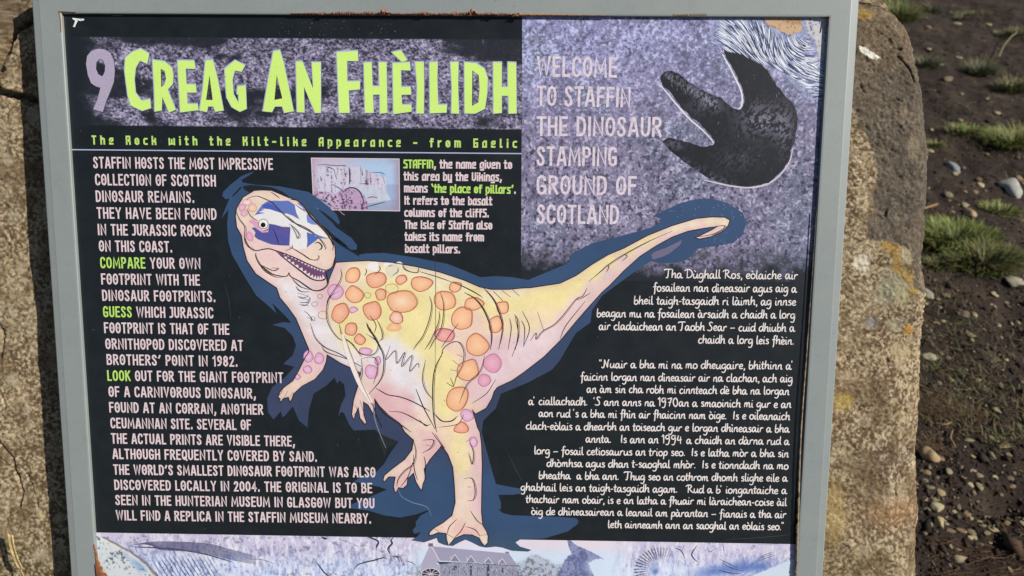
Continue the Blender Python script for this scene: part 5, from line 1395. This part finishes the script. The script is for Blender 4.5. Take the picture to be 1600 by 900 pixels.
PEBS = [(1490, 275, 8, 7), (1481, 309, 14, 8), (1532, 291, 10, 6), (1529, 281, 12, 6), (1594, 279, 12, 6), (1506, 324, 14, 7), (1458, 456, 12, 9), (1480, 455, 11, 9), (1555, 458, 12, 6), (1511, 486, 16, 8), (1464, 501, 12, 6), (1520, 517, 14, 8), (1448, 470, 10, 5), (1472, 475, 8, 5), (1564, 501, 8, 6),
        (1596, 408, 16, 9), (1486, 553, 10, 5), (1524, 569, 9, 4), (1491, 586, 7, 6), (1515, 615, 8, 5), (1558, 639, 11, 8), (1596, 661, 10, 9), (1472, 712, 12, 8), (1516, 684, 16, 6), (1526, 706, 15, 6), (1580, 707, 14, 7), (1573, 694, 18, 6), (1442, 733, 10, 6), (1452, 735, 12, 7), (1484, 735, 14, 9), (1521, 736, 14, 6),
        (1530, 744, 10, 8), (1557, 742, 9, 5), (1582, 742, 14, 8), (1585, 755, 10, 5), (1457, 759, 10, 6), (1471, 767, 12, 14), (1465, 777, 12, 6), (1454, 790, 11, 6), (1501, 787, 9, 10), (1514, 799, 12, 8), (1530, 761, 10, 11), (1495, 795, 10, 5), (1457, 806, 7, 8), (1454, 814, 12, 7), (1490, 824, 18, 7), (1505, 823, 15, 8), (1523, 826, 14, 10),
        (1554, 824, 18, 9), (1545, 830, 12, 6), (1528, 836, 9, 8), (1578, 807, 9, 6), (1575, 816, 10, 6), (1598, 820, 10, 8), (1580, 890, 8, 8), (1534, 811, 9, 6), (1517, 757, 10, 6), (1467, 742, 8, 5), (1506, 745, 8, 6), (1448, 748, 9, 6), (1483, 812, 8, 5), (1540, 818, 8, 5), (1520, 836, 8, 6), (1536, 846, 9, 4), (1566, 770, 8, 4),
        (1496, 36, 12, 5), (1546, 36, 10, 5), (1498, 89, 10, 4), (1452, 76, 8, 4), (1482, 123, 22, 5), (1450, 42, 10, 4), (1468, 100, 9, 4), (1556, 180, 10, 4), (1500, 190, 9, 4), (1454, 238, 9, 5), (1540, 300, 8, 5), (1522, 305, 9, 5)]
RP = random.Random(11)
for k in range(46):
    y = RP.choice([RP.uniform(240, 345), RP.uniform(440, 560), RP.uniform(690, 860), RP.uniform(690, 850), RP.uniform(20, 240)])
    w = RP.uniform(4, 8.5)
    PEBS.append((RP.uniform(1444, 1600), y, w, w * RP.uniform(.45, .7)))
for i, (x, y, w, h) in enumerate(PEBS):
    o = put_stone('pebble', x, y, w * .95, h * .9, PM[i % 12], RP.uniform(.28, .5))
    tag(o, 'small pale pebble lying among others on the dark soil', 'pebble', 'small pebbles scattered on the soil')

# grit and crumbs of soil that nobody would count
def scatter_mesh(name, n, size, tints, seed, region=(1335, 1610, -10, 910), mat=None, clumpy=True):
    r2 = np.random.default_rng(seed); V, F, C = [], [], []
    base_v = np.array([(1, 0, 0), (-1, 0, 0), (0, 1, 0), (0, -1, 0), (0, 0, 1), (0, 0, -1.)]) ; base_f = [(0, 2, 4), (2, 1, 4), (1, 3, 4), (3, 0, 4), (2, 0, 5), (1, 2, 5), (3, 1, 5), (0, 3, 5)]
    cnt = 0
    while cnt < n:
        x, y = r2.uniform(region[0], region[1]), r2.uniform(region[2], region[3])
        q, s = px2ground(x, y)
        sz = size * r2.lognormal(0, .5)
        if clumpy and fbm(np.array([q[0]]), np.array([q[1]]), .12, 2, 171)[0] < r2.uniform(.3, .62): continue
        z = gz(q[0], q[1])
        ang = r2.uniform(0, 6.28); ca, sa = math.cos(ang), math.sin(ang)
        sc = sz * np.array([r2.uniform(.8, 1.5), r2.uniform(.5, 1), r2.uniform(.35, .7)])
        p = base_v * sc * r2.uniform(.75, 1.2, (6, 1))
        p = np.column_stack([p[:, 0] * ca - p[:, 1] * sa, p[:, 0] * sa + p[:, 1] * ca, p[:, 2]]) + np.array([q[0], q[1], z + sz * .15])
        b = len(V); V.extend(p); F.extend([(i + b, j + b, k + b) for i, j, k in base_f])
        c = lin(np.array(tints[r2.integers(len(tints))], float) * r2.uniform(.8, 1.15), .6); C.extend([c] * 6)
        cnt += 1
    o = mesh_obj(name, np.array(V), F, mat, cols=np.array(C), smooth=True)
    o['kind'] = 'stuff'
    return o


CRUMB = vc_mat('crumb', 0.95, 300, .7, 1.25)
scatter_mesh('soil_crumbs', 6500, 0.0030, [(50, 40, 35), (60, 48, 40), (44, 34, 30), (78, 60, 46), (40, 32, 28)], 3, mat=CRUMB, clumpy=False)
scatter_mesh('gravel', 1500, 0.0026, [(140, 128, 108), (112, 100, 84), (160, 148, 122), (92, 80, 68)], 4, mat=CRUMB)

WIDE = (-500, 2300, 120, 1500)
scatter_mesh('soil_crumbs', 5000, 0.0045, [(50, 40, 35), (60, 48, 40), (44, 34, 30), (78, 60, 46)], 5, WIDE, CRUMB, False)
scatter_mesh('gravel', 3600, 0.0050, [(150, 138, 112), (122, 110, 90), (166, 152, 122), (96, 84, 70)], 6, WIDE, CRUMB)

# ------------------------------------------------------------------ grass
GRASS = vc_mat('grass_blade', 0.6, 60, .8, 1.15)


def blades(V, F, C, root, length, lean_dir, bend, width, col_b, col_t, segs=4):
    b = len(V); ld = np.array([math.cos(lean_dir), math.sin(lean_dir)]); sd = np.array([-ld[1], ld[0]])
    for k in range(segs + 1):
        t = k / segs
        out = bend * length * t ** 1.7; up = length * (t - .38 * bend * t * t)
        w = width * (1 - t ** 1.6) + 0.0002
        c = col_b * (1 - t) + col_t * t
        for sgn in (-1, 1):
            V.append((root[0] + ld[0] * out + sd[0] * w * sgn, root[1] + ld[1] * out + sd[1] * w * sgn, root[2] + up)); C.append(c)
    for k in range(segs):
        a_ = b + 2 * k
        F.append((a_, a_ + 1, a_ + 3, a_ + 2))


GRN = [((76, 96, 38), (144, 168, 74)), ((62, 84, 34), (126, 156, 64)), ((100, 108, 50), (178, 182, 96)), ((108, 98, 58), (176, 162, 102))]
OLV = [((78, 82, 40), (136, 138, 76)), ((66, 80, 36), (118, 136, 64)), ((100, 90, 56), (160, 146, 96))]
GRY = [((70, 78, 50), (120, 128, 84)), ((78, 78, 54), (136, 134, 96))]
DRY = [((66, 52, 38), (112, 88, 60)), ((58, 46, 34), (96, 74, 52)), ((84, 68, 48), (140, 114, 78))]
TUFTS = [(1512, 212, 74, 17, GRN, 150, 'low bright green grass tuft left of the larger one at mid height'), (1580, 232, 78, 36, GRN, 220, 'wide bright green grass tuft reaching out of the picture above the notched stone'), (1459, 230, 26, 13, GRN, 60, 'small green grass tuft touching the boulder edge'),
         (1490, 376, 118, 36, GRN, 420, 'large lush green grass tuft growing beside the boulder'), (1538, 408, 118, 34, OLV, 360, 'yellowish olive grass tuft just below the large green one'), (1470, 412, 52, 16, OLV, 110, 'thin brownish grass tuft hugging the boulder below the large green one'),
         (1562, 330, 62, 15, GRN, 150, 'dark short grass tuft directly below the whitish notched stone'), (1532, 112, 46, 28, GRY, 120, 'grey green grass tuft with a black shadow at its foot'), (1580, 140, 52, 26, OLV, 110, 'olive grass tuft with straw tips at the picture edge'), (1447, 102, 38, 24, GRY, 70, 'sparse grey grass tuft close to the shoulder of the boulder'),
         (1398, 30, 70, 32, GRN, 240, 'soft green grass patch right behind the rounded top of the boulder'), (1590, 54, 66, 12, OLV, 110, 'flat yellow green grass patch far out on the soil'), (1356, 14, 44, 20, GRN, 140, 'dark green grass tuft behind the corner of the frame'), (1455, 20, 30, 18, GRY, 50, 'thin grey grass tuft farthest up the slope'),
         (1560, 688, 34, 9, OLV, 50, 'tiny olive grass tuft among the pebbles'), (1520, 24, 70, 8, OLV, 80, 'low strip of olive grass far behind the boulder'), (1502, 30, 22, 14, GRY, 34, 'wispy grey grass tuft standing alone on far soil'), (1600, 690, 0, 0, GRN, 0, '')]
for i, (x, y, w, h, pal, n, lab) in enumerate(TUFTS):
    if n == 0: continue
    r2 = random.Random(900 + i); V, F, C = [], [], []
    p0, s = on_ground(x, y)
    W = w * s / 2; D = W * .62; Lh = max(h * s * .86, .014)
    for k in range(int(n * 2.4)):
        t = r2.uniform(0, 6.283); q = math.sqrt(r2.random())
        ux, uy = W * .8 * q * math.cos(t), D * .8 * q * math.sin(t)
        rx, ry = p0[0] + ux, p0[1] + uy
        cb, ct = r2.choice(pal); g = r2.uniform(.8, 1.15)
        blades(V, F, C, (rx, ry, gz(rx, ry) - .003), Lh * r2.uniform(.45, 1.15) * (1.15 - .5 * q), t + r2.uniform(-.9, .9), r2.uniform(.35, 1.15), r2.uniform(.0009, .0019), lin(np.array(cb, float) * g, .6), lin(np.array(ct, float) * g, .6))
    V = np.array(V) - p0
    o = mesh_obj('grass_tuft', V, F, GRASS, cols=np.array(C)); o.location = p0
    tag(o, lab, 'grass tuft')
# matted dead grass
for i, (x, y, w, h, n, lab) in enumerate([(1478, 632, 96, 34, 520, 'matted patch of dead brown grass beside the boulder'), (1456, 694, 40, 14, 120, 'little wisp of dry straw just above the tan wedge stone')]):
    r2 = random.Random(950 + i); V, F, C = [], [], []
    p0, s = on_ground(x, y)
    for k in range(n):
        t = r2.uniform(0, 6.283); q = math.sqrt(r2.random())
        rx, ry = p0[0] + w * s / 2 * q * math.cos(t), p0[1] + h * s * .8 * q * math.sin(t)
        cb, ct = r2.choice(DRY); g = r2.uniform(.75, 1.1)
        blades(V, F, C, (rx, ry, gz(rx, ry)), r2.uniform(.008, .026), r2.choice([2.6, 3.3, .2, 5.8, 1.5, 4.4]) + r2.uniform(-.5, .5), r2.uniform(1.2, 2.2), r2.uniform(.0005, .0011), lin(np.array(cb, float) * g, .6), lin(np.array(ct, float) * g, .6), 3)
    V = np.array(V) - p0
    o = mesh_obj('dead_grass_patch', V, F, GRASS, cols=np.array(C)); o.location = p0
    tag(o, lab, 'dead grass')


# thin low grass that nobody would count
V, F, C = [], [], []
r2 = random.Random(60); k = 0
while k < 7600:
    x, y = (r2.uniform(1338, 1606), r2.uniform(-6, 700)) if k < 2600 else (r2.uniform(-500, 2300), r2.uniform(60, 1200))
    q, s = px2ground(x, y)
    if fbm(np.array([q[0]]), np.array([q[1]]), .22, 3, 181)[0] < r2.uniform(.46, .66) + .06 * (y > 430): continue
    cb, ct = r2.choice(OLV + GRY + DRY + DRY)
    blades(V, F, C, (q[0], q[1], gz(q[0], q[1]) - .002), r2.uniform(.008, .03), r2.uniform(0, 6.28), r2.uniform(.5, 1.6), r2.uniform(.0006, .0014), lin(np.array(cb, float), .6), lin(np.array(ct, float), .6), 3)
    k += 1
o = mesh_obj('sparse_grass', np.array(V), F, GRASS, cols=np.array(C)); o['kind'] = 'stuff'


# fine root fibres and litter lying on the soil
def fibre(V, F, C, pts, rad, col):
    pts = np.asarray(pts, float); N = len(pts)
    for i in range(N):
        d = pts[min(i + 1, N - 1)] - pts[max(i - 1, 0)]; d /= np.linalg.norm(d) + 1e-9
        u_ = np.cross(d, [0, 0, 1.0]); u_ /= np.linalg.norm(u_) + 1e-9; v_ = np.cross(u_, d)
        rr = rad[i] if hasattr(rad, '__len__') else rad
        for k in range(5):
            a_ = 2 * math.pi * k / 5
            V.append(pts[i] + rr * (math.cos(a_) * u_ + math.sin(a_) * v_)); C.append(col)
    b = len(V) - N * 5
    for i in range(N - 1):
        for k in range(5):
            F.append((b + i * 5 + k, b + i * 5 + (k + 1) % 5, b + (i + 1) * 5 + (k + 1) % 5, b + (i + 1) * 5 + k))
    F.append(tuple(b + k for k in range(5))); F.append(tuple(b + (N - 1) * 5 + k for k in range(4, -1, -1)))


V, F, C = [], [], []
r2 = random.Random(77)
for k in range(150):
    x, y = (r2.uniform(1440, 1600), r2.uniform(836, 900)) if k < 70 else (r2.uniform(1440, 1600), r2.uniform(230, 900))
    q, s = on_ground(x, y); d = r2.uniform(-.5, .3); pts = []
    L = r2.uniform(.02, .09) if k < 70 else r2.uniform(.01, .04)
    for i in range(7):
        pts.append((q[0], q[1], gz(q[0], q[1]) + .002)); q = q + np.array([math.cos(d), math.sin(d), 0]) * L / 6; d += r2.uniform(-.35, .35)
    fibre(V, F, C, pts, r2.uniform(.0004, .0009), lin(np.array(r2.choice([(96, 70, 50), (80, 60, 44), (120, 92, 66)]), float), .6))
o = mesh_obj('root_litter', np.array(V), F, CRUMB, cols=np.array(C)); o['kind'] = 'stuff'


def twig(name, pxs, rad, col, lab, cat, lift=.003):
    V, F, C = [], [], []
    P = [on_ground(x, y)[0] + np.array([0, 0, lift]) for x, y in pxs]
    P = smooth_path(np.array(P), n=5); p0 = P[0].copy()
    fibre(V, F, C, P - p0, rad, lin(np.array(col, float), .6))
    o = mesh_obj(name, np.array(V), F, CRUMB, cols=np.array(C), smooth=True); o.location = p0
    tag(o, lab, cat)


twig('twig', [(1441, 331), (1452, 326), (1464, 321)], .0042, (170, 132, 92), 'short straight tan twig poking out beside the boulder', 'twig')
twig('twig', [(1489, 670), (1487, 681), (1489, 692), (1493, 699)], .0024, (150, 122, 92), 'curved brown twig like a bracket above the pebble bed', 'twig', .008)
twig('twig', [(1464, 660), (1476, 663), (1488, 658)], .0016, (168, 134, 96), 'thin pale bent twig on the dead grass', 'twig', .006)
twig('dry_grass_stalk', [(1558, 96), (1566, 78), (1576, 66), (1586, 58)], .0022, (168, 158, 120), 'single long dry grass stem crossing the far soil', 'grass stem', .03)

# a dry grass stalk in seed in front of the boulder
V, F, C = [], [], []
def board_pt(x, y, h):
    uv = px2uv([(x, y)], h)[0]
    return PC + np.array([uv[0], 0, 0]) + uv[1] * AX_U + h * AX_N
S_ = [board_pt(18, 840, -.012), board_pt(21, 858, -.012), board_pt(27, 878, -.012), board_pt(34, 893, -.012), board_pt(40, 912, -.012), board_pt(56, 990, -.004)]
foot = np.array([S_[-1][0] + .06, S_[-1][1] - .17, -.01])
S_ += [S_[-1] * .6 + foot * .4 + np.array([.004, 0, 0]), foot]
stalk = smooth_path(np.array(S_), n=5); base0 = stalk[-1].copy()
fibre(V, F, C, stalk - base0, .0007, lin(np.array((178, 152, 106.)), .7))
for k in range(26):
    t = k / 25 * 14
    q = stalk[int(t)] + (stalk[int(t) + 1] - stalk[int(t)]) * (t % 1) - base0
    sgn = 1 if k % 2 else -1
    tip = q + np.array([sgn * .0022, 0.001, .0065])
    fibre(V, F, C, [q, q * .5 + tip * .5 + np.array([sgn * .0008, 0, 0]), tip], [.0004, .0011, .0002], lin(np.array((196, 172, 124.)) * random.uniform(.85, 1.1), .7))
o = mesh_obj('dry_grass_stalk', np.array(V), F, CRUMB, cols=np.array(C)); o.location = base0
tag(o, 'dry seeding grass stalk standing in front of the boulder face', 'grass stalk')
